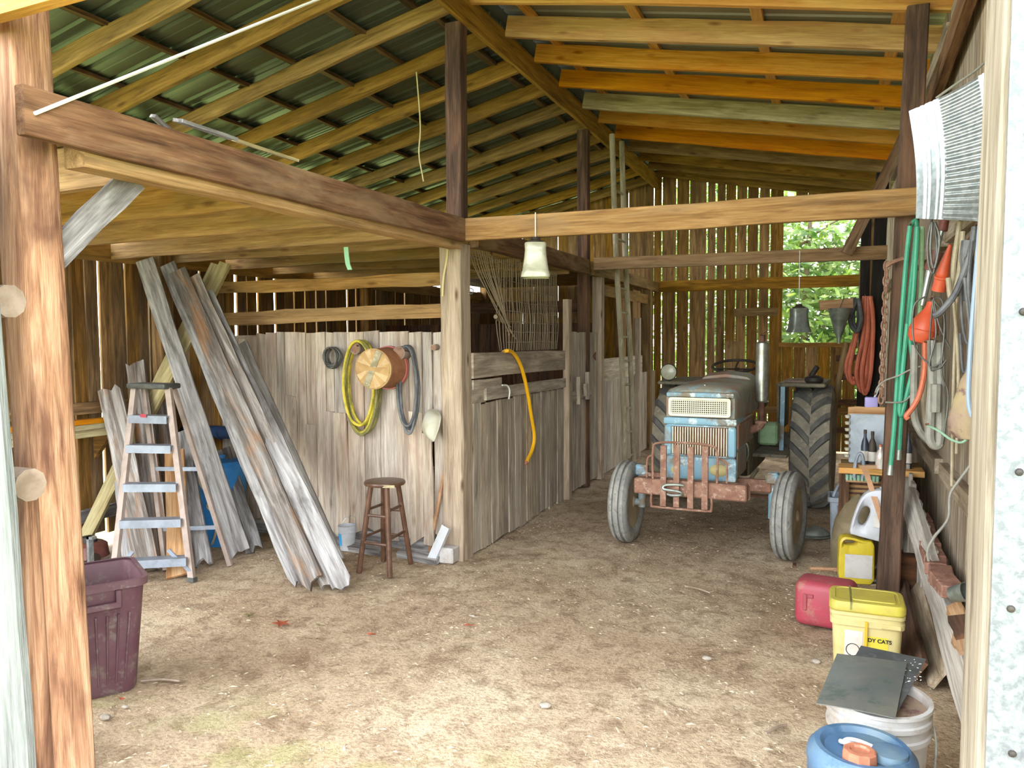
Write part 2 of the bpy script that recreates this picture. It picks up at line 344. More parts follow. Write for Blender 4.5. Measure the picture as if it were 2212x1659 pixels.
class MB:
    def __init__(self): self.v = []; self.f = []
    def add(self, vs, fs, X=None):
        b = len(self.v)
        self.v += [tuple(X @ V(p)) if X is not None else tuple(p) for p in vs]
        self.f += [tuple(b + i for i in f) for f in fs]; return self
    def box(self, x0, x1, y0, y1, z0, z1, X=None):
        vs = [(x, y, z) for z in (z0, z1) for y in (y0, y1) for x in (x0, x1)]
        return self.add(vs, [(0, 2, 3, 1), (4, 5, 7, 6), (0, 1, 5, 4), (2, 6, 7, 3), (0, 4, 6, 2), (1, 3, 7, 5)], X)
    def rbox(self, x0, x1, y0, y1, z0, z1, r=0.01, seg=2, X=None, taper=1.0):
        bm = bmesh.new(); bmesh.ops.create_cube(bm, size=1.0)
        for v in bm.verts:
            k = taper if v.co.z > 0 else 1.0
            v.co = V(((x0 + x1) / 2 + v.co.x * (x1 - x0) * k, (y0 + y1) / 2 + v.co.y * (y1 - y0) * k, (z0 + z1) / 2 + v.co.z * (z1 - z0)))
        bmesh.ops.bevel(bm, geom=bm.edges[:], offset=r, segments=seg, profile=0.5, affect='EDGES', clamp_overlap=True)
        bm.verts.index_update()
        self.add([v.co.copy() for v in bm.verts], [tuple(v.index for v in f.verts) for f in bm.faces], X); bm.free(); return self
    def loft(self, secs, cap0=True, cap1=True, X=None, closed=False):
        n = len(secs[0]); vs = [p for s in secs for p in s]; fs = []
        m = len(secs)
        for i in range(m if closed else m - 1):
            a, b = i * n, ((i + 1) % m) * n
            for j in range(n): fs.append((a + j, a + (j + 1) % n, b + (j + 1) % n, b + j))
        if not closed:
            if cap0: fs.append(tuple(range(n - 1, -1, -1)))
            if cap1: fs.append(tuple((m - 1) * n + j for j in range(n)))
        return self.add(vs, fs, X)
    def tube(self, pts, r, n=8, k=5, closed=False, smooth=True, X=None, caps=True):
        P = catmull(pts, k, closed) if smooth else [V(p) for p in pts]
        m = len(P); R = r if callable(r) else (lambda t: r)
        secs = []; up = None
        for i, p in enumerate(P):
            a = P[i - 1] if (i or closed) else P[0]; b = P[(i + 1) % m] if (i < m - 1 or closed) else P[-1]
            t = (b - a).normalized() if (b - a).length > 1e-9 else V((0, 0, 1))
            if up is None:
                up = V((0, 0, 1)) if abs(t.z) < 0.9 else V((1, 0, 0))
            s = t.cross(up)
            if s.length < 1e-6: s = t.orthogonal()
            s.normalize(); up = s.cross(t).normalized()
            rr = R(i / max(m - 1, 1))
            secs.append([p + (s * math.cos(2 * math.pi * j / n) + up * math.sin(2 * math.pi * j / n)) * rr for j in range(n)])
        return self.loft(secs, caps, caps, X, closed)
    def cyl(self, p0, p1, r0, r1=None, n=16, X=None):
        r1 = r0 if r1 is None else r1
        return self.tube([p0, p1], lambda t: r0 + (r1 - r0) * t, n, smooth=False, X=X)
    def lathe(self, prof, c=(0, 0, 0), n=24, X=None, closed=False, sx=1.0, sy=1.0):
        secs = [[(c[0] + r * sx * math.cos(2 * math.pi * j / n), c[1] + r * sy * math.sin(2 * math.pi * j / n), c[2] + z) for j in range(n)] for r, z in prof]
        return self.loft(secs, prof[0][0] > 1e-5, prof[-1][0] > 1e-5, X, closed)
    def prism(self, poly, t0, t1, X=None):
        """poly in (x, z), extruded along y"""
        return self.loft([[(x, t0, z) for x, z in poly], [(x, t1, z) for x, z in poly]], True, True, X)
    def build(self, name, mat, parent=None, mw=None, smooth=35):
        me = bpy.data.meshes.new(name); me.from_pydata(self.v, [], self.f); me.validate(); me.update()
        bm = bmesh.new(); bm.from_mesh(me); bmesh.ops.recalc_face_normals(bm, faces=bm.faces); bm.to_mesh(me); bm.free()
        if smooth:
            for p in me.polygons: p.use_smooth = True
            me.set_sharp_from_angle(angle=math.radians(smooth))
        me.materials.append(M[mat] if isinstance(mat, str) else mat)
        return place(bpy.data.objects.new(name, me), mw.copy() if mw is not None else Matrix(), parent)
    def own(self, name, mat, parent=None, base=None, **k):
        """build with the origin moved to base (or the bottom centre) so that textures sit in local space"""
        if base is None:
            xs, ys, zs = zip(*self.v); base = ((min(xs) + max(xs)) / 2, (min(ys) + max(ys)) / 2, min(zs))
        self.v = [(a - base[0], b - base[1], c - base[2]) for a, b, c in self.v]
        return self.build(name, mat, parent, Matrix.Translation(V(base)), **k)
def frame(p0, p1, nrm):
    x = (V(p1) - V(p0)).normalized(); z = V(nrm); z = (z - x * z.dot(x))
    if z.length < 1e-6: z = x.orthogonal()
    z.normalize(); y = z.cross(x)
    p = V(p0)
    return Matrix(((x.x, y.x, z.x, p.x), (x.y, y.y, z.y, p.y), (x.z, y.z, z.z, p.z), (0, 0, 0, 1)))
def board(name, p0, p1, wd, th, nrm, mat, parent=None, segs=4, jit=0.004, bow=0.0, rag=0.0, chamfer=0.0, cup=0.0, w1=None, rag0=None):
    """a sawn timber from p0 to p1: length on local X, width on Y, thickness on Z (towards nrm)"""
    L = (V(p1) - V(p0)).length; J = lambda s: rnd.uniform(-s, s)
    w1 = wd if w1 is None else w1
    secs = []; ph = rnd.uniform(0, 6)
    for i in range(segs + 1):
        t = i / segs; x = L * t; wi = wd + (w1 - wd) * t
        o = bow * math.sin(math.pi * t); a = wi / 2 + J(jit); b = wi / 2 + J(jit); h = th / 2; e0 = e1 = 0.0
        wv = 0.5 * jit * math.sin(ph + 7 * t)
        r0_ = rag if rag0 is None else rag0
        if i == 0: e0, e1 = J(r0_), J(r0_)
        if i == segs: e0, e1 = J(rag), J(rag)
        if chamfer:
            c = chamfer
            secs.append([(x + e0, -b + o + wv, -h + c), (x + e0, -b + c + o + wv, -h), (x + e1, a - c + o + wv, -h), (x + e1, a + o + wv, -h + c),
                         (x + e1, a + o + wv, h - c), (x + e1, a - c + o + wv, h), (x + e0, -b + c + o + wv, h), (x + e0, -b + o + wv, h - c)])
        else:
            secs.append([(x + e0, -b + o + wv, -h), (x + e1, a + o + wv, -h), (x + e1, a + o + wv, h - cup), (x + e0, -b + o + wv, h)])
    mb = MB().loft(secs)
    return mb.build(name, mat, parent, frame(p0, p1, nrm), smooth=0)
def jagged(name, p0, p1, wd, th, nrm, mat, parent=None, segs=9, jit=0.006, teeth=5, depth=0.07, both=False):
    """an old plank whose end at p0 is rotted to splinters"""
    L = (V(p1) - V(p0)).length; vs = []; fs = []
    rows = []
    for i in range(segs + 1):
        t = i / segs; row = []
        for j in range(teeth + 1):
            y = -wd / 2 + wd * j / teeth
            if j in (0, teeth): y += rnd.uniform(-jit, jit)
            x = L * t
            if i == 0: x += rnd.uniform(0, depth)
            if i == segs and both: x -= rnd.uniform(0, depth)
            row.append((x, y))
        rows.append(row)
    k = teeth + 1; m = len(rows)
    zz = [[th / 2 - rnd.uniform(0, 0.12) * th for _ in range(k)] for _ in range(m)]
    for s in (0, 1):
        for i in range(m):
            for j in range(k): vs.append((rows[i][j][0], rows[i][j][1], zz[i][j] if s else -th / 2))
    o = m * k
    for i in range(m - 1):
        for j in range(k - 1):
            a = i * k + j; fs.append((a, a + k, a + k + 1, a + 1)); fs.append((o + a, o + a + 1, o + a + k + 1, o + a + k))
        fs.append((i * k, o + i * k, o + (i + 1) * k, (i + 1) * k)); e = i * k + k - 1; fs.append((e, e + k, o + e + k, o + e))
    for j in range(k - 1):
        fs.append((j, j + 1, o + j + 1, o + j)); e = (m - 1) * k + j; fs.append((e, o + e, o + e + 1, e + 1))
    return MB().add(vs, fs).build(name, mat, parent, frame(p0, p1, nrm), smooth=0)
def copy_tree(o, mw, name=None):
    """a copy of a thing and its parts, moved to mw"""
    c = o.copy(); COL.objects.link(c); c.matrix_basis = mw; WM[c.name] = mw.copy()
    for ch in list(o.children):
        d = ch.copy(); COL.objects.link(d); d.parent = c
        for g in list(ch.children):
            e = g.copy(); COL.objects.link(e); e.parent = d
    return c
# ================================================================== THE BARN
XL, XR, XW, YB = -2.55, 0.68, -5.62, 12.3      # ridge / post line, right wall, left wall, back wall
RZL, SL, RZR, SR = 4.31, 0.225, 4.42, 0.18     # underside of the tin at the ridge, slopes
def zl(x): return RZL - SL * (XL - x)
def zr(x): return RZR - SR * (x - XL)

# ---- floor and outside ground
nx, ny = 120, 150; vs = []; fs = []
for j in range(ny + 1):
    for i in range(nx + 1):
        x = -5.75 + 6.6 * i / nx; y = -1.5 + 14.1 * j / ny
        z = 0.018 * noise.noise(V((x * 0.9, y * 0.9, 0))) + 0.007 * noise.noise(V((x * 4, y * 4, 3))) + 0.004 * noise.noise(V((x * 11, y * 11, 9)))
        vs.append((x, y, z - 0.008))
for j in range(ny):
    for i in range(nx):
        a = j * (nx + 1) + i; fs.append((a, a + 1, a + nx + 2, a + nx + 1))
struct(MB().add(vs, fs).build('floor', 'dirt', smooth=60), 'packed tan dirt floor of the barn with chips and moss by the entrance')
vs = []; fs = []
for j in range(41):
    for i in range(41):
        x = -42 + 84 * i / 40; y = -30 + 90 * j / 40
        vs.append((x, y, -0.09 + (0.25 * noise.noise(V((x * 0.15, y * 0.15, 5))) if y > 14 or x < -7 or x > 3 else 0)))
for j in range(40):
    for i in range(40):
        a = j * 41 + i; fs.append((a, a + 1, a + 42, a + 41))
struct(MB().add(vs, fs).build('ground', 'grass', smooth=60), 'sunlit grass around the barn')

# ---- roof: tin sheets on purlins on rafters
ceil = struct(empty('ceiling', (XL, 6.0, 4.3)), 'open gable roof of tin sheets on purlins and sawn rafters')
SW = 0.915
def tin_mesh(x0, x1, zf, mat, name):
    prof = []
    for r in range(4):
        y = r * SW / 4
        prof += [(y, 0), (y + 0.045, 0), (y + 0.058, 0.02), (y + 0.080, 0.02), (y + 0.093, 0)]
        prof += [(y + 0.15, 0.0), (y + 0.156, 0.005), (y + 0.170, 0.005), (y + 0.176, 0.0)]
    prof.append((SW, 0))
    ring = prof + [(a, b + 0.004) for a, b in reversed(prof)]
    s = []
    for x in (x0, x1):
        s.append([(x, a, zf(x) + b) for a, b in ring])
    mb = MB().loft(s); me = mb.build(name, mat, ceil, smooth=0)
    return me
first = {}
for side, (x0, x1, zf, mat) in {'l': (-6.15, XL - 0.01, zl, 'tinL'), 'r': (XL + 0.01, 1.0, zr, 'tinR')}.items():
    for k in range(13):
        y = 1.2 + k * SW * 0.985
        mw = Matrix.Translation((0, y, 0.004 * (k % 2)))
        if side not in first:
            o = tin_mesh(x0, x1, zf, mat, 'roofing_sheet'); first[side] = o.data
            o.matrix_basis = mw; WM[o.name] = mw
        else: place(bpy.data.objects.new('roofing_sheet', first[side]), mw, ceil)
# purlins, rough on the left slope, sawn on the right
for i in range(7):
    x = XL - 0.34 - i * 0.56
    for y0, y1 in ((1.4, 5.3), (5.25, 9.0), (8.95, 12.5)):
        j = rnd.uniform(-0.05, 0.05)
        board('purlin', (x + j, y0, zl(x) - 0.018), (x + j + rnd.uniform(-0.06, 0.06), y1, zl(x) - 0.018), rnd.uniform(0.07, 0.1), 0.028, (SL, 0, 1), 'purlin', ceil, segs=10, jit=0.012)
for i, x in enumerate((-2.3, -1.42, -0.52, 0.4)):
    for y0, y1 in ((1.4, 7.5), (7.5, 12.5)):
        board('purlin', (x, y0, zr(x) - 0.018), (x, y1, zr(x) - 0.018), 0.085, 0.03, (SR, 0, 1), 'gold', ceil)
YL = [1.84, 2.52, 3.2, 3.88, 4.56, 5.24, 5.92, 6.6, 7.28, 7.96, 8.64, 9.32, 10.0, 10.68, 11.36, 12.04]
YR = [1.97, 2.65, 3.33, 4.01, 4.69, 5.37, 6.05, 6.73, 7.43, 8.21, 8.84, 9.57, 10.25, 10.9, 11.5, 12.1]
for y in YL:
    h = rnd.uniform(0.125, 0.15); d = 0.034 + h / 2
    board('rafter', (XL - 0.02, y, zl(XL) - d), (-6.1, y + rnd.uniform(-0.02, 0.02), zl(-6.1) - d), h, 0.065, (0, -1, 0), 'brown', ceil, segs=8, jit=0.010, chamfer=0.012)
for y in YR:
    h = rnd.uniform(0.155, 0.175); d = 0.036 + h / 2
    mt = 'goldold' if y > 9.7 else ('treated' if abs(y - 8.21) < 0.01 else 'gold')
    board('rafter', (XL + 0.03, y, zr(XL) - d), (0.8, y, zr(0.8) - d), h, 0.045, (0, -1, 0), mt, ceil, segs=7, jit=0.006)
MB().add([(XL - 0.22, 1.3, zl(XL - 0.22) + 0.03), (XL, 1.3, 4.50), (XL + 0.22, 1.3, zr(XL + 0.22) + 0.03), (XL - 0.22, 12.9, zl(XL - 0.22) + 0.03), (XL, 12.9, 4.50), (XL + 0.22, 12.9, zr(XL + 0.22) + 0.03)] + [(XL - 0.22, 1.3, zl(XL - 0.22) + 0.036), (XL, 1.3, 4.507), (XL + 0.22, 1.3, zr(XL + 0.22) + 0.036), (XL - 0.22, 12.9, zl(XL - 0.22) + 0.036), (XL, 12.9, 4.507), (XL + 0.22, 12.9, zr(XL + 0.22) + 0.036)], [(0, 3, 4, 1), (1, 4, 5, 2), (6, 7, 10, 9), (7, 8, 11, 10), (0, 6, 9, 3), (2, 5, 11, 8), (0, 1, 7, 6), (1, 2, 8, 7), (3, 9, 10, 4), (4, 10, 11, 5)]).build('ridge_cap', 'tinL', ceil, smooth=0)  # cap added to keep a streak of sun out of the ridge gap
board('ridge_board', (XL, 1.4, 4.16), (XL, 12.5, 4.16), 0.21, 0.04, (1, 0, 0), 'brown', ceil, segs=8, jit=0.006)

# ---- left wall: upright boards with daylight between them
wl = struct(empty('wall_left', (XW, 6, 0)), 'brown weathered board wall with daylight showing through the gaps')
gaps = {1.75: .004, 1.95: .006, 2.2: .01, 2.42: .004, 2.7: .01, 2.9: .006, 3.15: .01, 3.4: .005, 3.62: .012, 3.85: .006, 4.02: .006, 4.2: .006, 4.37: .012, 4.49: .004, 4.62: .026, 4.75: .003, 4.88: .007, 5.0: .003, 5.12: .016,
        5.25: .004, 5.4: .006, 5.56: .008, 5.73: .03, 5.9: .008, 6.05: .006, 6.22: .045, 6.38: .012, 6.54: .026, 6.68: .004, 6.82: .038, 6.98: .006, 7.14: .02, 7.34: .03, 7.55: .02, 7.74: .022, 7.95: .005,
        8.19: .035, 8.38: .026, 8.6: .004, 8.85: .008, 9.1: .005, 9.35: .004, 9.6: .03, 9.85: .005, 10.1: .004, 10.35: .01, 10.6: .005, 10.85: .004, 11.1: .02, 11.35: .004, 11.6: .005, 11.85: .01, 12.1: .004, 12.3: .004}
gk = sorted(gaps)
for a, b in zip(gk, gk[1:]):
    y0, y1 = a + gaps[a] / 2, b - gaps[b] / 2
    lean = rnd.uniform(-0.006, 0.006)
    board('wall_board', (XW, (y0 + y1) / 2 + lean, 0.10 if 4.4 < a < 5.0 else rnd.uniform(-0.04, 0.01)), (XW, (y0 + y1) / 2 - lean, 2.52), y1 - y0, 0.022, (1, 0, 0), 'wall', wl, segs=5, jit=0.003, rag=0.015)
board('sill_board', (XW + 0.03, 1.9, 0.05), (XW + 0.03, 4.38, 0.05), 0.16, 0.03, (1, 0, 0), 'grey', wl)
board('sill_board', (XW + 0.03, 4.98, 0.05), (XW + 0.03, 12.2, 0.05), 0.16, 0.03, (1, 0, 0), 'grey', wl)
for z, h, mt in ((1.16, 0.10, 'wall'), (0.28, 0.10, 'grey'), (2.44, 0.14, 'joist')):
    for y0, y1 in ((1.9, 5.3), (5.3, 8.6), (8.6, 12.3)):
        board('girt', (XW + 0.035, y0, z), (XW + 0.035, y1, z), h, 0.045, (1, 0, 0), mt, wl, jit=0.006)
for y in (2.0, 5.2, 8.5, 12.2):
    board('wall_post', (XW + 0.09, y, -0.02), (XW + 0.09, y, 3.5), 0.14, 0.13, (1, 0, 0), 'wall', wl, chamfer=0.01)
board('eave_plate', (XW + 0.09, 1.6, 3.44), (XW + 0.09, 12.4, 3.44), 0.14, 0.1, (0, 0, 1), 'brown', wl)

# ---- back wall and its window opening
wb_ = struct(empty('wall_back', (-1, YB, 0)), 'brown board wall at the far end with slits of daylight and a square opening')
bg = [(-2.48, .018), (-2.25, .022), (-2.05, .018), (-1.78, .028), (-1.64, .03), (-1.5, .012), (-1.34, .016), (-1.18, .018), (-1.01, .02), (-0.85, .02)]
xs = [-5.6]
while xs[-1] < -2.75: xs.append(xs[-1] + rnd.uniform(0.15, 0.24))
bl = [(x, rnd.choice((.004, .004, .012))) for x in xs if x < -2.6] + bg + [(-0.66, .0)]
def bz(x): return (zl(x) if x < XL else zr(x)) - 0.05
for (a, ga), (b, gb) in zip(bl, bl[1:]):
    x0, x1 = a + ga / 2, b - gb / 2; c = (x0 + x1) / 2
    board('wall_board', (c, YB, rnd.uniform(0, 0.05)), (c, YB, bz(c)), x1 - x0, 0.022, (0, -1, 0), 'back', wb_, segs=5, jit=0.003)
x = -0.66
while x < 0.36:                                   # below and above the opening
    wd = 0.17; c = x + wd / 2
    board('wall_board', (c, YB, 0.02), (c, YB, 1.62), wd - 0.006, 0.022, (0, -1, 0), 'back', wb_, jit=0.002)
    if x > -0.5: board('wall_board', (c, YB, 3.62), (c, YB, bz(c)), wd - 0.006, 0.022, (0, -1, 0), 'back', wb_, jit=0.002)
    x += wd
for c, z0, z1 in ((0.45, 1.5, 2.7), (0.58, 1.9, 3.7)):
    board('wall_board', (c, YB, z0), (c, YB, z1), 0.12, 0.022, (0, -1, 0), 'back', wb_)
for z, h, x0, x1 in ((2.53, 0.17, -2.5, 0.45), (1.6, 0.07, -0.7, 0.45), (0.62, 0.1, -2.5, 0.6), (3.6, 0.08, -2.5, 0.5)):
    board('girt', (x0, YB - 0.035, z), (x1, YB - 0.035, z), h, 0.045, (0, -1, 0), 'back', wb_)
for z in (0.35, 0.75, 1.12, 1.4):                 # slatted corner by the right wall, daylight behind
    board('corner_slat', (0.1, YB - 0.05, z), (0.7, YB - 0.05, z + rnd.uniform(-0.03, 0.03)), 0.09, 0.03, (0, -1, 0), 'darkpost', wb_)
board('batten', (-1.36, YB - 0.06, 2.1), (-0.72, YB - 0.06, 2.1), 0.12, 0.02, (0, -1, 0), 'goldold', wb_)
board('patch_board', (-1.35, YB - 0.05, 0.9), (-1.35, YB - 0.05, 1.66), 0.27, 0.03, (0, -1, 0), 'goldold', wb_)

# ---- right wall
wr = struct(empty('wall_right', (XR, 6, 0)), 'weathered upright board wall on the tool side')
y = 1.95
while y < 12.3:
    wd = rnd.uniform(0.13, 0.2)
    g = rnd.choice((0.002, 0.003, 0.004, 0.005)) if y < 9.8 else rnd.choice((0.03, 0.05))
    board('wall_board', (XR, y + wd / 2, rnd.uniform(0.0, 0.04)), (XR, y + wd / 2, zr(XR) - 0.05), wd - g, 0.024, (-1, 0, 0), 'rwall', wr, segs=6, jit=0.002)
    y += wd
for z in (0.9, 2.3, 3.55):
    for y0, y1 in ((2.0, 5.2), (5.4, 8.5), (8.6, 12.3)):
        board('girt', (XR - 0.035, y0, z), (XR - 0.035, y1, z), 0.1, 0.045, (-1, 0, 0), 'rwall', wr)

# ---- stall front (left of the corner post)
YF = 5.38
ws = struct(empty('wall_stall_front', (-3.8, YF, 0)), 'pale weathered upright board front of the stall')
seams = [atY(YF - 0.02, x, 900).x for x in (478, 505, 533, 556, 578, 600, 616, 640, 662, 683, 704, 723, 750, 786, 820, 855, 884, 913, 935, 965)]
tops = [atY(YF, 600, 716).z] * len(seams)
for i, (a, b) in enumerate(zip(seams, seams[1:])):
    c = (a + b) / 2; wd = b - a - rnd.choice((0.003, 0.006, 0.009))
    zt = 1.77 + rnd.uniform(-0.008, 0.008) - (0.04 if i in (1, 2) else 0)
    split = i in (5, 6, 8, 10, 11, 16, 17)
    d = rnd.choice((-0.010, -0.004, 0.0, 0.004))
    if split:
        zs = rnd.uniform(0.7, 1.25)
        board('stall_board', (c, YF + d, zs - 0.05), (c, YF + d, zt), wd, 0.02, (0, -1, 0), 'stall', ws, segs=5, jit=0.003, rag=0.01)
        board('stall_board', (c + 0.01, YF - 0.022 + d, rnd.uniform(0.06, 0.14)), (c, YF - 0.022 + d, zs), wd + 0.004, 0.02, (0, -1, 0), 'stall', ws, segs=5, jit=0.004, rag=0.015, rag0=0.05)
    else:
        board('stall_board', (c, YF + d, rnd.uniform(0.06, 0.15)), (c, YF + d, zt), wd, 0.02, (0, -1, 0), 'stall', ws, segs=6, jit=0.003, rag=0.01, rag0=0.05)
x = -5.5
while x < seams[0] - 0.05:
    wd = min(rnd.uniform(0.1, 0.16), seams[0] - x)
    board('stall_board', (x + wd / 2, YF, 0.1), (x + wd / 2, YF, 1.74), wd - 0.003, 0.02, (0, -1, 0), 'wall', ws, jit=0.003, rag=0.02); x += wd
board('sill_board', (-5.5, YF + 0.05, 0.05), (-2.76, YF + 0.05, 0.03), 0.14, 0.05, (0, -1, 0), 'grey', ws)
board('top_rail', (-5.2, YF + 0.045, 1.70), (-2.76, YF + 0.045, 1.70), 0.1, 0.045, (0, -1, 0), 'stall', ws)
for nm, z0, z1, h in (('stall_rail', 1.895, 1.935, 0.115), ('stall_rail', 2.18, 2.175, 0.10)):
    board(nm, (-5.35, YF + 0.03, z0), (-2.76, YF + 0.03, z1), h, 0.045, (0, -1, 0), 'joist', ws, segs=10, jit=0.008)

# ---- stall side (runs away along the tractor bay)
XS = -2.585
wsd = struct(empty('wall_stall_side', (XS, 8, 0)), 'grey weathered upright board side of the stalls along the tractor bay')
y = 5.44
while y < 7.68:
    wd = min(rnd.uniform(0.09, 0.15), 7.69 - y)
    board('stall_board', (XS + rnd.choice((-0.006, 0, 0.005)), y + wd / 2, rnd.uniform(-0.01, 0.03)), (XS + rnd.choice((-0.004, 0, 0.005)), y + wd / 2, 1.195 + rnd.uniform(-0.012, 0.005)), wd - rnd.choice((0.005, 0.008, 0.012)), 0.022, (1, 0, 0), 'stall_side', wsd, segs=5, jit=0.003, rag=0.008); y += wd
board('stall_rail', (XS + 0.006, 5.43, 1.50), (XS + 0.006, 7.7, 1.485), 0.195, 0.035, (1, 0, 0), 'stall_side', wsd)
board('stall_rail', (XS + 0.012, 5.66, 1.26), (XS + 0.012, 7.7, 1.245), 0.1, 0.035, (1, 0, 0), 'stall_side', wsd)
board('patch_board', (XS + 0.004, 5.44, 1.345), (XS + 0.004, 6.0, 1.34), 0.08, 0.03, (1, 0, 0), 'stall_side', wsd)
board('patch_board', (XS - 0.01, 5.44, 1.25), (XS - 0.01, 5.7, 1.25), 0.11, 0.03, (1, 0, 0), 'stall_side', wsd)
board('stall_post', (XS + 0.03, 7.74, 0), (XS + 0.03, 7.74, 2.12), 0.10, 0.07, (1, 0, 0), 'post', wsd, chamfer=0.006)
board('stall_post', (XS, 9.02, 0), (XS, 9.02, 2.47), 0.12, 0.12, (1, 0, 0), 'post', wsd, chamfer=0.006)
y = 9.1
while y < 12.2:
    wd = rnd.uniform(0.11, 0.17)
    board('stall_board', (XS, y + wd / 2, 0.02), (XS, y + wd / 2, 1.2), wd - 0.004, 0.022, (1, 0, 0), 'stall_side', wsd, jit=0.003); y += wd
board('stall_rail', (XS + 0.01, 9.1, 1.32), (XS + 0.01, 11.3, 1.32), 0.28, 0.03, (1, 0, 0), 'stall_side', wsd)
board('stall_board', (XS, 10.25, 1.2), (XS, 10.25, 2.4), 0.2, 0.022, (1, 0, 0), 'wall', wsd)
board('stall_board', (XS, 11.0, 1.2), (XS, 11.0, 2.4), 0.45, 0.022, (1, 0, 0), 'wall', wsd)
board('stall_post', (XS + 0.05, 10.9, 0), (XS + 0.05, 10.9, 2.0), 0.09, 0.07, (1, 0, 0), 'post', wsd)
board('stall_post', (XS, 11.75, 0), (XS, 11.75, 2.5), 0.14, 0.12, (1, 0, 0), 'goldold', wsd)
board('stall_rail', (XS, 9.1, 2.3), (XS, 12.2, 2.3), 0.14, 0.04, (1, 0, 0), 'goldold', wsd)
# stall partition and back of the stall, dim inside
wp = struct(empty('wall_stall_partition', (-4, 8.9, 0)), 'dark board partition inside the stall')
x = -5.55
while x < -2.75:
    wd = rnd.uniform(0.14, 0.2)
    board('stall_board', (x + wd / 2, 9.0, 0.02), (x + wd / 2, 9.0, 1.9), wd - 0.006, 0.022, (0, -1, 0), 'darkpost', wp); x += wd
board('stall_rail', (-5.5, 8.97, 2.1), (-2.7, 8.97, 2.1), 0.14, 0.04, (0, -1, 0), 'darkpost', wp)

# ---- front wall left of the entrance and the tin-faced jamb right of it
wf = struct(empty('wall_front', (-4, 1.75, 0)), 'sun-bleached board siding beside the entrance')
a0 = atY(1.62, 10, 800); a1 = atY(1.62, 73, 1600)
ex = a1.x + (a0.x - a1.x) * 1.4
x = ex - 0.2
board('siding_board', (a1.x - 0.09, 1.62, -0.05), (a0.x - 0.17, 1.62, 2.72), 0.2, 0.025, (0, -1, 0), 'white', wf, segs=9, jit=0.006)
x = a0.x - 0.27
while x > -3.4:
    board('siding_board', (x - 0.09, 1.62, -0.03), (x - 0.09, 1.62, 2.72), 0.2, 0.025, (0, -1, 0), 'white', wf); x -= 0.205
for z, px in ((1.46, (15, 650)), (0.82, (60, 1050))):
    e = atY(1.72, px[0] - 6, px[1])
    mb = MB().tube([(-3.5, 1.75, e.z + 0.01), (-3.0, 1.75, e.z), (e.x, 1.74, e.z)], 0.056, 10, 3)
    mb.own('girt', 'bark', wf, base=(e.x, 1.74, e.z))
wj = struct(empty('wall_front_jamb', (0.45, 1.85, 0)), 'spangled galvanised tin sheet beside the entrance on the tool side')  # galvanised tin nailed in front of a wooden stud
MB().add([(0.318 + 0.02 * k, 1.81 - 0.004 * (k % 2), z) if False else (0.312 + 0.012 * z / 3.6 + dx, y_, z) for z in [-0.05 + 0.365 * j for j in range(11)] for dx, y_ in ((0, 1.80), (0.06, 1.797), (0.075, 1.785), (0.11, 1.785), (0.125, 1.797), (0.5, 1.797), (0.5, 1.80), (0.125, 1.801), (0.11, 1.789), (0.075, 1.789), (0.06, 1.801), (0, 1.804)) for k in (0,)],
         [(j * 12 + i, j * 12 + (i + 1) % 12, (j + 1) * 12 + (i + 1) % 12, (j + 1) * 12 + i) for j in range(10) for i in range(12)]).build('tin_sheet', 'spangle', wj, smooth=30)
for zn in (0.55, 0.85, 1.15, 1.43, 1.75, 2.1):
    MB().lathe([(0.001, 0.006), (0.006, 0.004), (0.008, 0.0)], n=10).build('nail_head', 'tdark', wj, Matrix.Translation((0.355 + 0.006 * math.sin(zn * 9), 1.797, zn)) @ Matrix.Rotation(math.radians(90), 4, 'X'))
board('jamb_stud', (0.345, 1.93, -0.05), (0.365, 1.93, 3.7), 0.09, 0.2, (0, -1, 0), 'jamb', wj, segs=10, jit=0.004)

# ---- posts, beams, joists, braces: each its own timber
def timber(name, label, cat, *a, group=None, **k):
    return tag(board(name, *a, **k), label, cat, group, 'thing')
def log_post():
    t = thing('entrance_post', 'thick reddish cedar post with a split base standing at the left entrance', 'post', (-2.6, 1.96, 0))
    b0 = V((-2.655, 1.97, -0.05)); b1 = V((-2.775, 1.97, 3.95))
    secs = []
    for i in range(15):
        s = i / 14; c = b0.lerp(b1, s); w = 0.090 - 0.008 * s; ring = []
        for j in range(20):
            a = 2 * math.pi * j / 20; rr = w * (1 + 0.05 * noise.noise(V((math.cos(a) * 2, math.sin(a) * 2, s * 5))))
            if s < 0.33:                          # a deep drying split up the lower front
                d = abs(((a - math.radians(285) + math.pi) % (2 * math.pi)) - math.pi)
                rr *= 1 - 0.38 * max(0, 1 - d / 0.36) * min(1, (0.33 - s) / 0.12)
            q = 1.0 / max(abs(math.cos(a)), abs(math.sin(a))) ** 0.62
            ring.append((c.z, (c.x - b0.x) + rr * q * math.cos(a), rr * q * math.sin(a)))
        secs.append(ring)
    # local frame: X up the post, Y world x, Z world y
    mw = Matrix(((0, 1, 0, b0.x), (0, 0, 1, b0.y), (1, 0, 0, 0), (0, 0, 0, 1)))
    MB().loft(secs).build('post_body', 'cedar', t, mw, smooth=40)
log_post()
timber('corner_post', 'square tan post at the corner of the stall under the two beams', 'post', (-2.66, 5.335, -0.03), (-2.665, 5.335, 2.43), 0.18, 0.18, (0, -1, 0), 'post', segs=8, jit=0.006, chamfer=0.008)
timber('ridge_post', 'dark post rising from the stall corner up to the ridge', 'post', (-2.635, 5.31, 2.57), (-2.63, 5.31, 4.06), 0.13, 0.12, (0, -1, 0), 'darkpost', segs=5, chamfer=0.006)
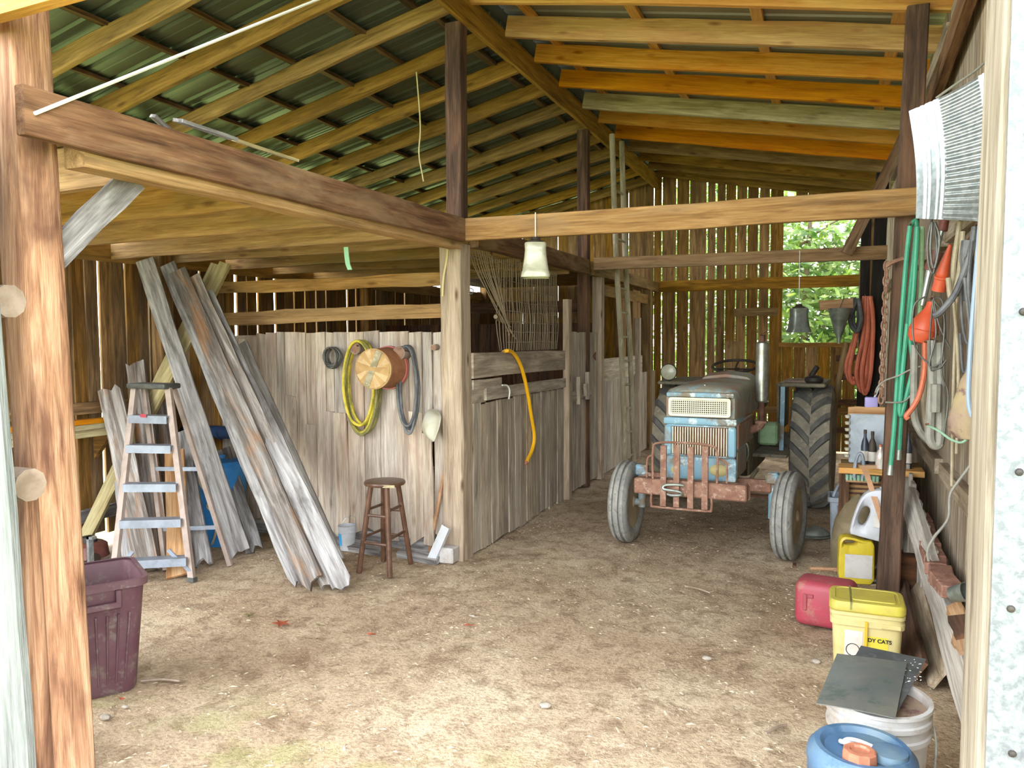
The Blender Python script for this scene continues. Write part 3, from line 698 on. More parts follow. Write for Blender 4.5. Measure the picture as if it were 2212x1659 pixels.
timber('ridge_post', 'dark brown ridge post behind the tall pole ladder', 'post', (-2.61, 8.5, 0), (-2.61, 8.5, 4.06), 0.12, 0.11, (0, -1, 0), 'darkpost', segs=5, chamfer=0.006)
timber('wall_side_post', 'dark square post with green hoses hung on it', 'post', (0.37, 5.33, -0.03), (0.46, 5.33, zr(0.46) - 0.2), 0.125, 0.14, (0, -1, 0), 'darkpost', segs=7, jit=0.005, chamfer=0.008)
timber('wall_side_post', 'black post behind the orange hose coil', 'post', (0.40, 8.66, -0.03), (0.47, 8.66, 3.35), 0.12, 0.12, (0, -1, 0), 'black', segs=5, chamfer=0.006)
timber('wall_side_post', 'far black post standing at the edge of the window opening', 'post', (0.44, 12.05, -0.03), (0.46, 12.05, 3.6), 0.13, 0.13, (0, -1, 0), 'black', segs=4, chamfer=0.006)
timber('long_beam', 'brown scarred beam running from the entrance post to the stall corner', 'beam', (-2.52, 1.80, 2.475), (-2.52, 5.17, 2.51), 0.17, 0.045, (1, 0, 0), 'longbeam', segs=9, jit=0.005, chamfer=0.004)
timber('under_beam', 'lower tan beam nailed beneath the scarred long beam', 'beam', (-2.60, 2.06, 2.40), (-2.60, 5.2, 2.43), 0.1, 0.11, (1, 0, 0), 'joist', segs=7, jit=0.004, chamfer=0.004)
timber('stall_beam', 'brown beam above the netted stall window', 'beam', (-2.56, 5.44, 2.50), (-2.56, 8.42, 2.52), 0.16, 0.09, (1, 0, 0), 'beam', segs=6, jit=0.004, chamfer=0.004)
timber('stall_beam', 'far brown beam over the back stall beyond the pole ladder', 'beam', (-2.56, 8.6, 2.52), (-2.56, 12.25, 2.52), 0.15, 0.09, (1, 0, 0), 'goldold', segs=5, chamfer=0.004)
timber('cross_beam', 'pale brown beam spanning the bay with a hanging lamp on it', 'beam', (-2.50, 5.20, 2.515), (0.52, 5.20, 2.505), 0.165, 0.05, (0, -1, 0), 'crossbeam', segs=9, jit=0.004, chamfer=0.004)
timber('cross_beam', 'second beam across the bay behind, above the tractor', 'beam', (-2.50, 8.56, 2.56), (0.52, 8.56, 2.545), 0.135, 0.05, (0, -1, 0), 'crossbeam', segs=8, jit=0.004, chamfer=0.004)
timber('door_header', 'yellow header beam at the top corner beside the entrance post', 'beam', (-6.0, 1.80, 2.80), (0.66, 1.80, 2.92), 0.14, 0.05, (0, -1, 0), 'gold', segs=8, jit=0.005)
timber('knee_brace', 'bluish grey knee brace slanting from the entrance post up to the beam', 'brace', atX(-2.70, 96, 575), atX(-2.68, 285, 388), 0.10, 0.05, (1, -0.4, 0), 'grey', segs=4)
timber('knee_brace', 'inner knee brace slanting from the entrance post towards the loft joists', 'brace', (-2.75, 2.02, 1.95), (-3.25, 2.35, 2.42), 0.12, 0.04, (0.4, -1, 0), 'grey', segs=4)
p = atY(8.4, 1828, 548); q = atY(8.4, 1960, 285)
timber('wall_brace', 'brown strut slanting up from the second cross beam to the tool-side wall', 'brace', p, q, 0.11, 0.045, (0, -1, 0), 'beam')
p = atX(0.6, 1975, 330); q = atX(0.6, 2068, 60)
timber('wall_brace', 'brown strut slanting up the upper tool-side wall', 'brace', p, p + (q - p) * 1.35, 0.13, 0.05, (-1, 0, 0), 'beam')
jl = ['first tan loft joist behind the entrance post', 'second tan loft joist, above the ladder', 'third tan loft joist, above the leaning planks', 'fourth tan loft joist, nearest the stall front']
for k, y in enumerate((2.55, 3.25, 3.95, 4.65)):
    timber('loft_joist', jl[k], 'joist', (XW + 0.1, y + 0.05, 2.48), (-2.66, y, 2.50), 0.2, 0.045, (0, -1, 0), 'joist', group='loft joists over the left bay', segs=6, jit=0.006)
for k, y in enumerate((5.25, 5.95, 6.65, 7.35, 8.05)):
    timber('loft_joist', '%s loft joist behind the stall front, over the dark stall' % ('first', 'second', 'third', 'fourth', 'fifth')[k], 'joist', (XW + 0.1, y + 0.06, 2.49), (-2.66, y + 0.06, 2.50), 0.17, 0.045, (0, -1, 0), 'joist', group='loft joists over the stall', segs=5, jit=0.008)

lf = struct(empty('floor_loft', (-4.2, 4.0, 2.61)), 'rough boards laid over the loft joists')
x = XW + 0.12
while x < -2.75:
    wd = min(rnd.uniform(0.16, 0.24), -2.70 - x)
    board('loft_board', (x + wd / 2, 2.35, 2.615), (x + wd / 2, 5.2, 2.615), wd - 0.006, 0.022, (0, 0, 1), 'joist', lf, segs=4)
    board('loft_board', (x + wd / 2, 5.22, 2.60), (x + wd / 2, 12.2, 2.60), wd - 0.006, 0.022, (0, 0, 1), 'goldold', lf, segs=4)
    x += wd
# ================================================================== LEFT BAY
FZ = 0.0
# ---- leaning planks: foot on the floor, head against the joists / stall front
def lean(label, foot_px, head_px, yhead, wd, th=0.03, mat='grey', nrm=(0.35, -0.8, 0.35), group='old planks leaning in the left bay', jag=True, dx=0.0, off=0.0, **k):
    a = gnd(*foot_px); b = atY(yhead, *head_px)
    n = V(nrm).normalized(); a = a + V((0, 0, 0.012)) + n * off; b = b + n * off
    f = jagged if jag else board
    o = f('wooden_plank', a, b, wd, th, nrm, mat, **k)
    return tag(o, label, 'plank', group)
lean('long narrow grey plank at the left of the leaning planks', (522, 1205), (312, 562), 4.92, 0.145, mat='grey', depth=0.05)
lean('long rough grey plank forming the left edge of the leaning bundle', (652, 1272), (362, 572), 5.0, 0.125, mat='grey', depth=0.10)
lean('cracked brown-grey plank in the middle of the leaning bundle', (688, 1278), (388, 590), 5.0, 0.14, 0.035, mat='oldplank', depth=0.08, off=0.038)
lean('splintered plank with an orange rotten streak in the leaning bundle', (718, 1276), (414, 600), 5.0, 0.14, 0.035, mat='oldplank', depth=0.06, off=0.0)
lean('pale lichen-spotted plank on the outer side of the leaning bundle', (745, 1278), (446, 640), 5.05, 0.14, mat='grey', depth=0.06, off=0.036)
lean('broad shorter grey plank behind the leaning bundle beside the stall boards', (722, 1225), (512, 748), 5.22, 0.19, mat='palegrey', depth=0.04, nrm=(0.1, -0.9, 0.5))
lean('short bluish-grey plank standing between the bundle and the blue barrel', (552, 1196), (478, 972), 5.02, 0.14, mat='grey', depth=0.06)
lean('grey plank with a broken foot standing behind the ladder', (440, 1236), (388, 935), 4.85, 0.14, mat='grey', depth=0.1)
lean('short fresh orange-brown plank standing behind the ladder', (384, 1248), (378, 975), 4.62, 0.15, 0.025, mat='new', jag=False)
lean('dark weathered plank with a split top left of the ladder', (318, 1242), (232, 832), 4.48, 0.17, 0.035, mat='oldplank', depth=0.06, both=True, off=-0.03)
lean('dark weathered plank behind the top of the ladder', (345, 1235), (285, 775), 4.72, 0.15, 0.035, mat='oldplank', depth=0.06, both=True, off=-0.06)
lean('dark narrow plank standing behind the ladder steps', (395, 1225), (355, 870), 4.95, 0.13, 0.03, mat='oldplank', depth=0.06)
lean('broad dark weathered plank standing straight behind the ladder', (338, 1226), (318, 880), 4.9, 0.21, 0.03, mat='oldplank', depth=0.06, both=True)
lean('broad grey plank behind the ladder next to the split-top plank', (296, 1216), (262, 905), 4.72, 0.2, 0.03, mat='grey', depth=0.06, both=True)
for lab, o, f, h in (('upper pale yellow treated board crossing behind the planks', 0.0, (118, 1170), (468, 572)), ('lower pale yellow treated board crossing behind the planks', 0.04, (138, 1180), (490, 570))):
    a = atY(4.75, f[0], 1130); b = atY(5.3, *h)
    a = V((-5.5, 4.25 - o, 0.05))
    tag(board('treated_board', a + V((0.02, o, 0)), b + V((0, -o * 0.3, 0)), 0.10, 0.036, (0.3, -1, 0.25), 'treated'), lab, 'board', 'yellow treated boards')
# ---- shelf on the left wall
sh = thing('wall_shelf', 'rough plank shelf on the left wall carrying yellow boards', 'shelf', (-5.35, 3.95, 0.96))
board('shelf_board', (-5.42, 3.1, 0.985), (-5.42, 4.72, 0.985), 0.24, 0.05, (0, 0, 1), 'treated', sh)
for y in (3.3, 4.5):
    MB().prism([(-5.56, 0.96), (-5.36, 0.96), (-5.56, 0.74)], y - 0.02, y + 0.02).own('bracket', 'wall', sh)
tag(board('loose_board', (-5.40, 3.5, 1.03), (-5.44, 4.68, 1.03), 0.1, 0.036, (0, 0, 1), 'treated'), 'yellow board lying flat on the wall shelf', 'board', 'boards on the wall shelf')
tag(board('loose_board', (-5.48, 3.6, 1.068), (-5.42, 4.62, 1.068), 0.08, 0.036, (0, 0, 1), 'gold'), 'second yellow board stacked on top on the wall shelf', 'board', 'boards on the wall shelf')

# ---- step ladder
def step_ladder():
    fl, fr = gnd(243, 1268), gnd(415, 1256)
    base = (fl + fr) / 2
    t = thing('step_ladder', 'aluminium and tan folding step ladder standing in front of the planks', 'ladder', base)
    yt = base.y + 0.30
    tl, tr = atY(yt, 291, 838), atY(yt, 364, 838)
    zt = (tl.z + tr.z) / 2; tl.z = tr.z = zt
    nrm = V((0.12, -1, 0.2))
    for a, b in ((fl, tl), (fr, tr)):
        r_ = board('side_rail', a + V((0, 0, 0.005)), b, 0.046, 0.03, nrm, 'ladder_rail', t, jit=0.0)
        MB().box(-0.03, 0.03, -0.02, 0.02, 0.0, 0.03).build('foot', 'dark_plastic', r_, Matrix.Translation(a))
    def pt(a, b, z): s = z / zt; return a.lerp(b, s)
    for k, py in enumerate((905, 968, 1048, 1120, 1198)):
        z = atY(base.y + 0.15, 340, py).z
        z = max(z, 0.12)
        a, b = pt(fl, tl, z), pt(fr, tr, z)
        d = (b - a).normalized()
        mb = MB(); X = frame(a, b, (0, 0, 1)); L = (b - a).length
        mb.box(0.012, L - 0.012, -0.045, 0.05, 0.0, 0.012, X); mb.box(0.012, L - 0.012, -0.047, -0.042, -0.045, 0.012, X); mb.box(0.012, L - 0.012, 0.046, 0.05, -0.03, 0.0, X)
        s = mb.build('step', 'alu', t, smooth=0)
        if k in (0, 2):
            MB().box(0.02, L - 0.02, 0.05, 0.07, -0.05, -0.03, X).build('spreader', 'alu', t, smooth=0)
    mb = MB().rbox(tl.x - 0.022, tr.x + 0.022, yt - 0.06, yt + 0.1, zt - 0.005, zt + 0.035, 0.012, 2); mb.build('top_cap', 'dark_plastic', t)
    z = 0.25; a, b = pt(fl, tl, z), pt(fr, tr, z)
    for s_, q, foot in ((0, b.lerp(a, 0.28), fr), (1, a.lerp(b, 0.22), fl)):
        board('brace', q + V((0, 0, -0.03)), foot + V((0, 0.0, 0.06)), 0.03, 0.008, (0, -1, 0.1), 'alu', t, jit=0)
    back = V((0, 0.42, 0))
    for a, b in ((fl, tl), (fr, tr)):
        board('rear_leg', a.lerp((fl + fr) / 2, 0.12) + back, b.lerp((tl + tr) / 2, 0.1) + V((0, 0.07, -0.01)), 0.035, 0.022, nrm, 'ladder_rail', t, jit=0)
    for z in (0.3, 0.75):
        q = [pt(x_.lerp((fl + fr) / 2, 0.12) + back, y_.lerp((tl + tr) / 2, 0.1) + V((0, 0.07, -0.01)), z) for x_, y_ in ((fl, tl), (fr, tr))]
        board('rear_bar', q[0], q[1], 0.03, 0.012, (0, -1, 0), 'alu', t, jit=0)
    MB().box(-0.03, 0.03, -0.004, 0, -0.012, 0.012).build('label_sticker', 'red', t, Matrix.Translation(pt(fl, tl, 1.17).lerp(pt(fr, tr, 1.17), 0.45) + V((0, -0.055, -0.01))))
step_ladder()

# ---- maroon bin
def bin_():
    c = V((-3.33, 2.66, 0.0)); rz = math.radians(-32)
    t = thing('plastic_bin', 'maroon ribbed plastic rubbish bin without a lid in the front left', 'bin', c, rz)
    mw = Matrix.Translation(c) @ Matrix.Rotation(rz, 4, 'Z')
    H = 0.555
    def sec(w, d, z, r): return [(x, y, z) for x, y in rrect(w, d, r, 5)]
    w0, d0, w1, d1 = 0.35, 0.31, 0.44, 0.40
    MB().loft([sec(w0 - 0.02, d0 - 0.02, 0.0, 0.05), sec(w0, d0, 0.02, 0.06), sec(w1 - 0.01, d1 - 0.01, H - 0.03, 0.06), sec(w1, d1, H, 0.06), sec(w1 - 0.03, d1 - 0.03, H - 0.002, 0.05), sec(w0 - 0.03, d0 - 0.03, 0.03, 0.05)]).build('bin_body', 'maroon', t, mw)
    MB().loft([sec(w1, d1, H - 0.03, 0.06), sec(w1 + 0.025, d1 + 0.025, H - 0.028, 0.065), sec(w1 + 0.025, d1 + 0.025, H + 0.008, 0.065), sec(w1 - 0.015, d1 - 0.015, H + 0.008, 0.055)], False, False).build('rim', 'maroon', t, mw)
    for (sx, sy, n) in ((1, 0, 6), (0, -1, 6)):
        for i in range(n):
            u = (i - (n - 1) / 2) * 0.042
            if sx:
                p0 = V((w0 / 2 + 0.003, u * 0.9, 0.06)); p1 = V((w1 / 2 - 0.004, u * 1.15, H - 0.15))
            else:
                p0 = V((u * 0.9, -d0 / 2 - 0.003, 0.06)); p1 = V((u * 1.15, -d1 / 2 + 0.004, H - 0.15))
            MB().tube([p0, p1], 0.005, 6, smooth=False).build('rib', 'maroon', t, mw)
    h = MB(); h.rbox(w1 / 2 - 0.005, w1 / 2 + 0.03, -0.085, 0.085, H - 0.115, H - 0.085, 0.006, 1); h.rbox(w1 / 2 - 0.005, w1 / 2 + 0.026, -0.085, -0.06, H - 0.1, H - 0.03, 0.004, 1)
    h.rbox(w1 / 2 - 0.005, w1 / 2 + 0.026, 0.06, 0.085, H - 0.1, H - 0.03, 0.004, 1); h.build('handle', 'maroon', t, mw)
bin_()

# ---- blue barrel, navy roll, little mower part
b = gnd(462, 1178); b = V((b.x, 5.0, 0))
t = thing('barrel', 'bright blue plastic barrel half hidden behind the leaning planks', 'barrel', b)
MB().lathe([(0.001, 0.0), (0.17, 0.0), (0.19, 0.03), (0.20, 0.25), (0.21, 0.27), (0.21, 0.32), (0.20, 0.34), (0.20, 0.6), (0.21, 0.62), (0.21, 0.66), (0.18, 0.7), (0.05, 0.72), (0.05, 0.75), (0.001, 0.75)], n=28).build('barrel_body', 'blueplastic', t, Matrix.Translation(b))
p = [atY(4.78, x, y) for x, y in ((428, 1008), (432, 1045), (455, 1075), (448, 1095), (468, 1115), (466, 1150), (458, 1176))]
tag(MB().tube(p, 0.010, 6).own('garden_hose', 'tanhose'), 'thin tan hose dangling over the blue barrel', 'hose')
a = atY(5.2, 425, 935); b2 = atY(5.2, 490, 935)
mb = MB().tube([a + V((-0.15, 0, 0)), (a + b2) / 2 + V((0, 0, 0.01)), b2 + V((0.12, 0, 0))], 0.055, 14)
for k in (0.2, 0.8):
    q = a.lerp(b2, k); mb.tube([q + V((-0.01, 0, 0)), q + V((0.01, 0, 0))], 0.06, 14, smooth=False)
tag(mb.own('tarp_roll', 'navy'), 'dark navy rolled tarp wedged behind the leaning planks', 'tarp')
c = gnd(175, 1225)
t = thing('mower_deck', 'small dark red machine with a grey upright bracket behind the bin', 'machine', c)
MB().lathe([(0.001, 0.16), (0.10, 0.16), (0.13, 0.14), (0.14, 0.06), (0.145, 0.05)], n=20).build('deck', 'maroonmetal', t, Matrix.Translation(c + V((-0.06, 0.12, 0))))
MB().lathe([(0.001, 0.2), (0.05, 0.2), (0.06, 0.18), (0.06, 0.16)], n=16).build('engine_cover', 'tdark', t, Matrix.Translation(c + V((-0.06, 0.12, 0))))
MB().box(-0.012, 0.012, -0.02, 0.02, 0, 0.24).box(-0.012, 0.05, -0.02, 0.02, 0.22, 0.24).build('bracket', 'galv', t, Matrix.Translation(c + V((0.08, 0.02, 0))), smooth=0)
for s in (-1, 1):
    MB().cyl((s * 0.12 - 0.06, 0.05, 0.05), (s * 0.15 - 0.06, 0.05, 0.05), 0.05, n=14).build('wheel', 'tdark', t, Matrix.Translation(c))

# ---- stool
def stool():
    ft = [V((-3.16, 4.70, 0)), V((-2.89, 4.69, 0)), V((-2.92, 5.04, 0)), V((-3.15, 5.02, 0))]
    c = sum(ft, V()) / 4; zt = 0.63
    t = thing('bar_stool', 'round dark brown wooden bar stool standing before the stall front', 'stool', c)
    mw = Matrix.Translation(c)
    MB().lathe([(0.001, zt), (0.13, zt), (0.15, zt + 0.006), (0.155, zt + 0.018), (0.15, zt + 0.03), (0.12, zt + 0.035), (0.001, zt + 0.036)], n=32).build('seat', 'stool', t, mw)
    legs = []
    for f in ft:
        a = f - c; tp = V((a.x * 0.52, a.y * 0.52, zt)); legs.append((a, tp))
        MB().tube([a, a.lerp(tp, 0.5), tp], 0.02, 10).build('leg', 'stool', t, mw)
    for z, zz in ((0.22, 0.24), (0.42, 0.41)):
        for i in range(4):
            h = z + (0.04 if i % 2 else 0)
            p = legs[i][0].lerp(legs[i][1], h / zt); q = legs[(i + 1) % 4][0].lerp(legs[(i + 1) % 4][1], h / zt)
            MB().tube([p, (p + q) / 2, q], 0.011, 8).build('stretcher', 'stool', t, mw)
    MB().box(0.03, 0.12, -0.148, -0.14, zt + 0.006, zt + 0.026, Matrix.Rotation(0.25, 4, 'Z')).build('worn_edge', 'treated', t, mw)
stool()
# ---- small white bucket
def pail(t, mw, r0, r1, h, mat, rings=True):
    pr = [(0.001, 0.0), (r0 * 0.95, 0.0), (r0, 0.008)]
    if rings: pr += [(r1 * 0.96, h * 0.72), (r1 * 1.03, h * 0.73), (r1 * 1.03, h * 0.77), (r1 * 0.98, h * 0.78), (r1 * 0.98, h * 0.85), (r1 * 1.04, h * 0.86), (r1 * 1.04, h * 0.9), (r1, h * 0.91)]
    pr += [(r1, h * 0.96), (r1 * 1.05, h * 0.97), (r1 * 1.05, h), (r1 * 0.96, h), (r0 * 0.94, 0.015), (0.001, 0.015)]
    return MB().lathe(pr, n=32).build('bucket_body', mat, t, mw)
c = gnd(766, 1180); c.y = 5.2
t = thing('small_bucket', 'small white plastic bucket with a blue label behind the stool', 'bucket', c)
pail(t, Matrix.Translation(c), 0.058, 0.072, 0.2, 'whiteplastic')
secs = [[(0.0735 * math.cos(a) * k, 0.0735 * math.sin(a) * k, z) for a in [math.radians(205 + 14 * i) for i in range(5)]] for z, k in ((0.04, 0.87), (0.14, 0.97))]
vs = secs[0] + secs[1]; MB().add(vs, [(i, i + 1, i + 6, i + 5) for i in range(4)]).build('label_print', 'bluelabel', t, Matrix.Translation(c))
MB().tube([(-0.075, 0, 0.17), (-0.05, 0.05, 0.24), (0, 0.07, 0.26), (0.05, 0.05, 0.24), (0.075, 0, 0.17)], 0.002, 6).build('bail_handle', 'galv', t, Matrix.Translation(c))
# ---- things leaning by the corner post
a = gnd(928, 1192); b = atY(5.3, 966, 985)
t = thing('wooden_shaft', 'long worn wooden tool handle leaning by the corner post', 'tool handle', a)
MB().tube([a + V((0, 0, 0.01)), a.lerp(b, 0.5), b], 0.016, 8).build('handle_shaft', 'brown_tool', t)
MB().tube([b.lerp(a, 0.02), b + (b - a).normalized() * 0.12], 0.014, 8, smooth=False).build('handle_tip', 'treated', t)
a = gnd(930, 1216); b = atY(5.14, 962, 1140)
mb = MB(); L = (b - a).length; X = frame(a + V((0, 0, 0.01)), b, (0, -1, 0.3))
mb.box(0, L, -0.035, 0.035, 0, 0.006, X).box(0, L, -0.035, -0.029, -0.03, 0, X).box(0, L, 0.029, 0.035, -0.03, 0, X)
tag(mb.build('metal_channel', 'whiteplastic', smooth=0), 'short pale metal channel leaning against the foot of the corner post', 'channel')
c = gnd(985, 1205)
mb = MB().rbox(c.x - 0.06, c.x + 0.06, 5.13, 5.235, 0, 0.12, 0.008, 1)
tag(mb.own('stone_block', 'dirtywhite'), 'small whitish block at the foot of the corner post', 'block')
tag(board('ground_timber', (-3.1, 5.18, 0.03), (-2.72, 5.12, 0.025), 0.09, 0.04, (0, -0.3, 1), 'grey'), 'grey timber lying along the foot of the stall front', 'timber')
tag(board('ground_timber', (-4.0, 5.22, 0.04), (-3.25, 5.2, 0.03), 0.12, 0.05, (0, -0.3, 1), 'grey'), 'grey timber on the ground under the small white bucket', 'timber')

# ---- hung on the stall front
YH = 5.33
def coil(name, label, cat, cx, cy, rx, ry, n, r, mat, k=0.02, y=YH, seed=1, spread=0.12, depth=0.05, top=None, mat2=None):
    rr = random.Random(seed); c = atY(y, cx, cy)
    t = thing(name, label, cat, c)
    for i in range(n):
        a = rx * (1 + rr.uniform(-spread, spread)); b = ry * (1 + rr.uniform(-spread, spread) * 0.5)
        dz = (ry - b) if top is None else top * (ry - b)
        oy = -depth * (i / max(n - 1, 1)) ; ox = rr.uniform(-k, k)
        pts = [(ox + a * math.cos(q), oy + rr.uniform(-0.006, 0.006), dz + b * math.sin(q)) for q in [2 * math.pi * j / 12 for j in range(12)]]
        MB().tube(pts, r, 7, 4, closed=True).build('loop', mat2 if (mat2 and i % 2) else mat, t, Matrix.Translation(c))
    MB().cyl((0, 0.03, ry * 0.86), (0, -depth - 0.02, ry * 0.9), 0.006, n=8).build('nail', 'rustdark', t, Matrix.Translation(c))
    return t
coil('wire_coil', 'tight dark grey coil of wire hanging on the stall front', 'wire coil', 722, 771, 0.068, 0.078, 9, 0.007, 'wire', 0.01, spread=0.22, depth=0.06)
coil('hose_coil', 'yellow and olive hose coil hanging behind the round basket', 'hose', 785, 832, 0.145, 0.36, 7, 0.012, 'yellowhose', 0.012, spread=0.14, depth=0.07, mat2='olivehose', seed=4)
coil('hose_coil', 'slim black hose coil hanging from the log peg', 'hose', 886, 840, 0.085, 0.34, 5, 0.012, 'blackhose', 0.012, spread=0.22, depth=0.06, seed=9)
# log pegs
for lab, px, py, r, L in (('round sawn log peg on the stall front between basket and black hose', 878, 762, 0.055, 0.12), ('small wooden peg on the stall front above a brown stain', 944, 750, 0.024, 0.06), ('log peg half hidden above the round basket', 782, 752, 0.05, 0.10)):
    c = atY(YF - 0.012, px, py)
    t = thing('wall_peg', lab, 'peg', c)
    MB().cyl((0, 0, 0), (0, -L, 0), r, n=18).build('peg_wood', 'bark', t, Matrix.Translation(c))
    MB().cyl((0, -L, 0), (0, -L - 0.003, 0), r * 0.86, n=18).build('sawn_end', 'logend', t, Matrix.Translation(c))
# bushel basket, bottom towards the viewer
def basket():
    c = atY(5.06, 806, 797); rim = atY(5.32, 842, 794)
    ax = (c - rim).normalized(); L = (c - rim).length
    z = ax; x = z.cross(V((0, 0, 1))).normalized(); y = z.cross(x)
    mw = Matrix(((x.x, y.x, z.x, rim.x), (x.y, y.y, z.y, rim.y), (x.z, y.z, z.z, rim.z), (0, 0, 0, 1)))
    t = thing('bushel_basket', 'round splint bushel basket hung bottom-out over the yellow hose', 'basket', rim)
    r0, r1 = 0.155, 0.152
    MB().lathe([(r0 + 0.012, 0.0), (r0 + 0.006, 0.05), (r1, L), (r1 - 0.006, L), (r0, 0.0)], n=36).build('basket_side', 'basketside', t, mw)
    for z0 in (0.005,):
        MB().lathe([(r0 + 0.012, z0), (r0 + 0.02, z0), (r0 + 0.018, z0 + 0.03), (r0 + 0.010, z0 + 0.03), (r0 + 0.012, z0)], n=36).build('rim_band', 'pinkband', t, mw)
    MB().lathe([(r1 + 0.004, L - 0.02), (r1 + 0.006, L), (r1 - 0.004, L + 0.004), (r1 - 0.004, L - 0.02)], n=36).build('bottom_hoop', 'basket2', t, mw)
    n = 9
    MB().cyl((0, 0, L - 0.008), (0, 0, L - 0.002), r1 - 0.003, n=36).build('basket_bottom', 'basket2', t, mw)
    for i in range(n):
        a = math.pi * i / n + 0.2
        X = mw @ Matrix.Rotation(a, 4, 'Z')
        k = r1 * 0.96
        MB().add([(-k, -0.036, 0), (0, -0.013, 0.004), (k, -0.036, 0), (k, 0.036, 0), (0, 0.013, 0.004), (-k, 0.036, 0), (-k, -0.036, 0.004), (0, -0.013, 0.008), (k, -0.036, 0.004), (k, 0.036, 0.004), (0, 0.013, 0.008), (-k, 0.036, 0.004)],
                 [(0, 5, 4, 1), (1, 4, 3, 2), (6, 7, 10, 11), (7, 8, 9, 10), (0, 1, 7, 6), (1, 2, 8, 7), (3, 4, 10, 9), (4, 5, 11, 10), (2, 3, 9, 8), (5, 0, 6, 11)]).build('splint', 'basket' if i % 2 else 'basket2', t, X @ Matrix.Translation((0, 0, L + 0.0006 * i)), smooth=0)
    MB().box(-0.148, 0.148, -0.026, 0.026, L + 0.008, L + 0.012, Matrix.Rotation(1.15, 4, 'Z')).build('centre_splint', 'pole', t, mw, smooth=0)
basket()
# cream shade hung by the post
c = atY(5.24, 936, 918); ax = V((-0.45, -0.6, 0.3)).normalized()
z = ax; x = z.cross(V((-0.62, 0, 0.78))).normalized(); y = z.cross(x)
mw = Matrix(((x.x, y.x, z.x, c.x), (x.y, y.y, z.y, c.y), (x.z, y.z, z.z, c.z), (0, 0, 0, 1)))
t = thing('enamel_bowl', 'cream pointed oval bowl hung face-in beside the corner post', 'bowl', c)
secs = []
for i in range(9):
    s = i / 8; ang = s * math.pi / 2; ring = []
    for j in range(32):
        a = 2 * math.pi * j / 32; k = 1 / (abs(math.cos(a)) ** 1.35 + abs(math.sin(a)) ** 1.35) ** (1 / 1.35)
        ring.append((0.105 * k * math.cos(a) * math.cos(ang), 0.155 * k * math.sin(a) * math.cos(ang), 0.085 * math.sin(ang)))
    secs.append(ring)
MB().loft(secs).build('bowl_shell', 'cream', t, mw, smooth=60)
MB().tube([(0.105 * math.cos(a) / (abs(math.cos(a)) ** 1.35 + abs(math.sin(a)) ** 1.35) ** (1 / 1.35), 0.155 * math.sin(a) / (abs(math.cos(a)) ** 1.35 + abs(math.sin(a)) ** 1.35) ** (1 / 1.35), 0) for a in [2 * math.pi * j / 24 for j in range(24)]], 0.005, 6, 2, closed=True).build('rolled_rim', 'cream', t, mw)
# ---- scraps and strings above
pts = [V((-2.49, 1.83, 2.47)), V((-2.56, 4.38, 4.07))]
tag(MB().tube(pts, 0.007, 6, 8).own('power_cable', 'whitecord'), 'white cable running from the beam end up to the ridge', 'cable')
p = atY(5.92, 905, 195); pts = [V((p.x, 5.88, p.z + 0.14))] + [atY(5.88, x, y) for x, y in ((908, 270), (905, 330), (912, 375), (915, 392))]
tag(MB().tube(pts, 0.006, 6).own('hanging_string', 'twine'), 'pale string hanging from a rafter left of the ridge post', 'string')
for i, (x0, y0, x1, y1, lab) in enumerate(((330, 250, 385, 300, 'short grey stick poking up above the long beam'), (385, 285, 505, 300, 'flat scrap board lying on top of the long beam'), (505, 315, 640, 350, 'pale thin lath lying along the top of the long beam'))):
    X_ = -2.57 - 0.03 * i
    a, b = atX(X_, x0, y0), atX(X_, x1, y1)
    if i > 0: a.z = b.z = 2.64 + 0.008 * i
    tag(board('scrap_stick', a, b, 0.03 if i != 1 else 0.06, 0.015, (0.2, 0, 1), 'treated' if i == 2 else 'grey'), lab, 'scrap wood')
p = atY(4.62, 748, 540)
tag(MB().loft([[(p.x + dx + dy, 4.615, z) for dx in (-0.018, 0.018)] + [(p.x + 0.018 + dy, 4.622, z), (p.x - 0.018 + dy, 4.622, z)] for dy, z in ((0, p.z + 0.02), (0.004, p.z - 0.04), (0.012, p.z - 0.10), (0.03, p.z - 0.14))]).own('ribbon', 'mint', smooth=0), 'mint green plastic ribbon hanging from the loft joists', 'ribbon')
pts = [atY(5.225, x, y) for x, y in ((968, 522), (965, 560), (958, 600), (956, 640))]
tag(MB().tube(pts, 0.008, 6).own('hanging_twine', 'twine'), 'yellowish twine hanging down the corner of the corner post', 'twine')
# ================================================================== STALL SIDE AND MIDDLE
# ---- stall door
d1 = struct(empty('door_1', (XS, 8.4, 0)), 'grey plank stall door with wooden latch pieces')
y = 7.80
for k in range(7):
    board('door_board', (XS + 0.004, y + 0.08, 0.04), (XS + 0.004, y + 0.08, 1.78 + rnd.uniform(-0.012, 0.012)), 0.157, 0.024, (1, 0, 0), 'stall_side', d1, segs=5, jit=0.002, rag=0.006); y += 0.162
board('door_batten', (XS + 0.03, 7.82, 1.08), (XS + 0.03, 8.6, 1.08), 0.11, 0.025, (1, 0, 0), 'stall_side', d1)
for k, (y, z0, z1) in enumerate(((8.05, 0.99, 1.29), (8.38, 1.02, 1.33), (8.3, 1.06, 1.2))):
    board('latch_block', (XS + 0.06, y, z0), (XS + 0.06, y, z1), 0.055, 0.04, (1, 0, 0), 'stall_side', d1)
MB().add([(0, 0, 0), (0, 0.12, 0.05), (0, 0.12, -0.05), (0.006, 0, 0), (0.006, 0.12, 0.05), (0.006, 0.12, -0.05)], [(0, 1, 2), (3, 5, 4), (0, 3, 4, 1), (1, 4, 5, 2), (2, 5, 3, 0)]).build('hinge', 'rustdark', d1, Matrix.Translation((XS + 0.02, 8.72, 1.5)), smooth=0)
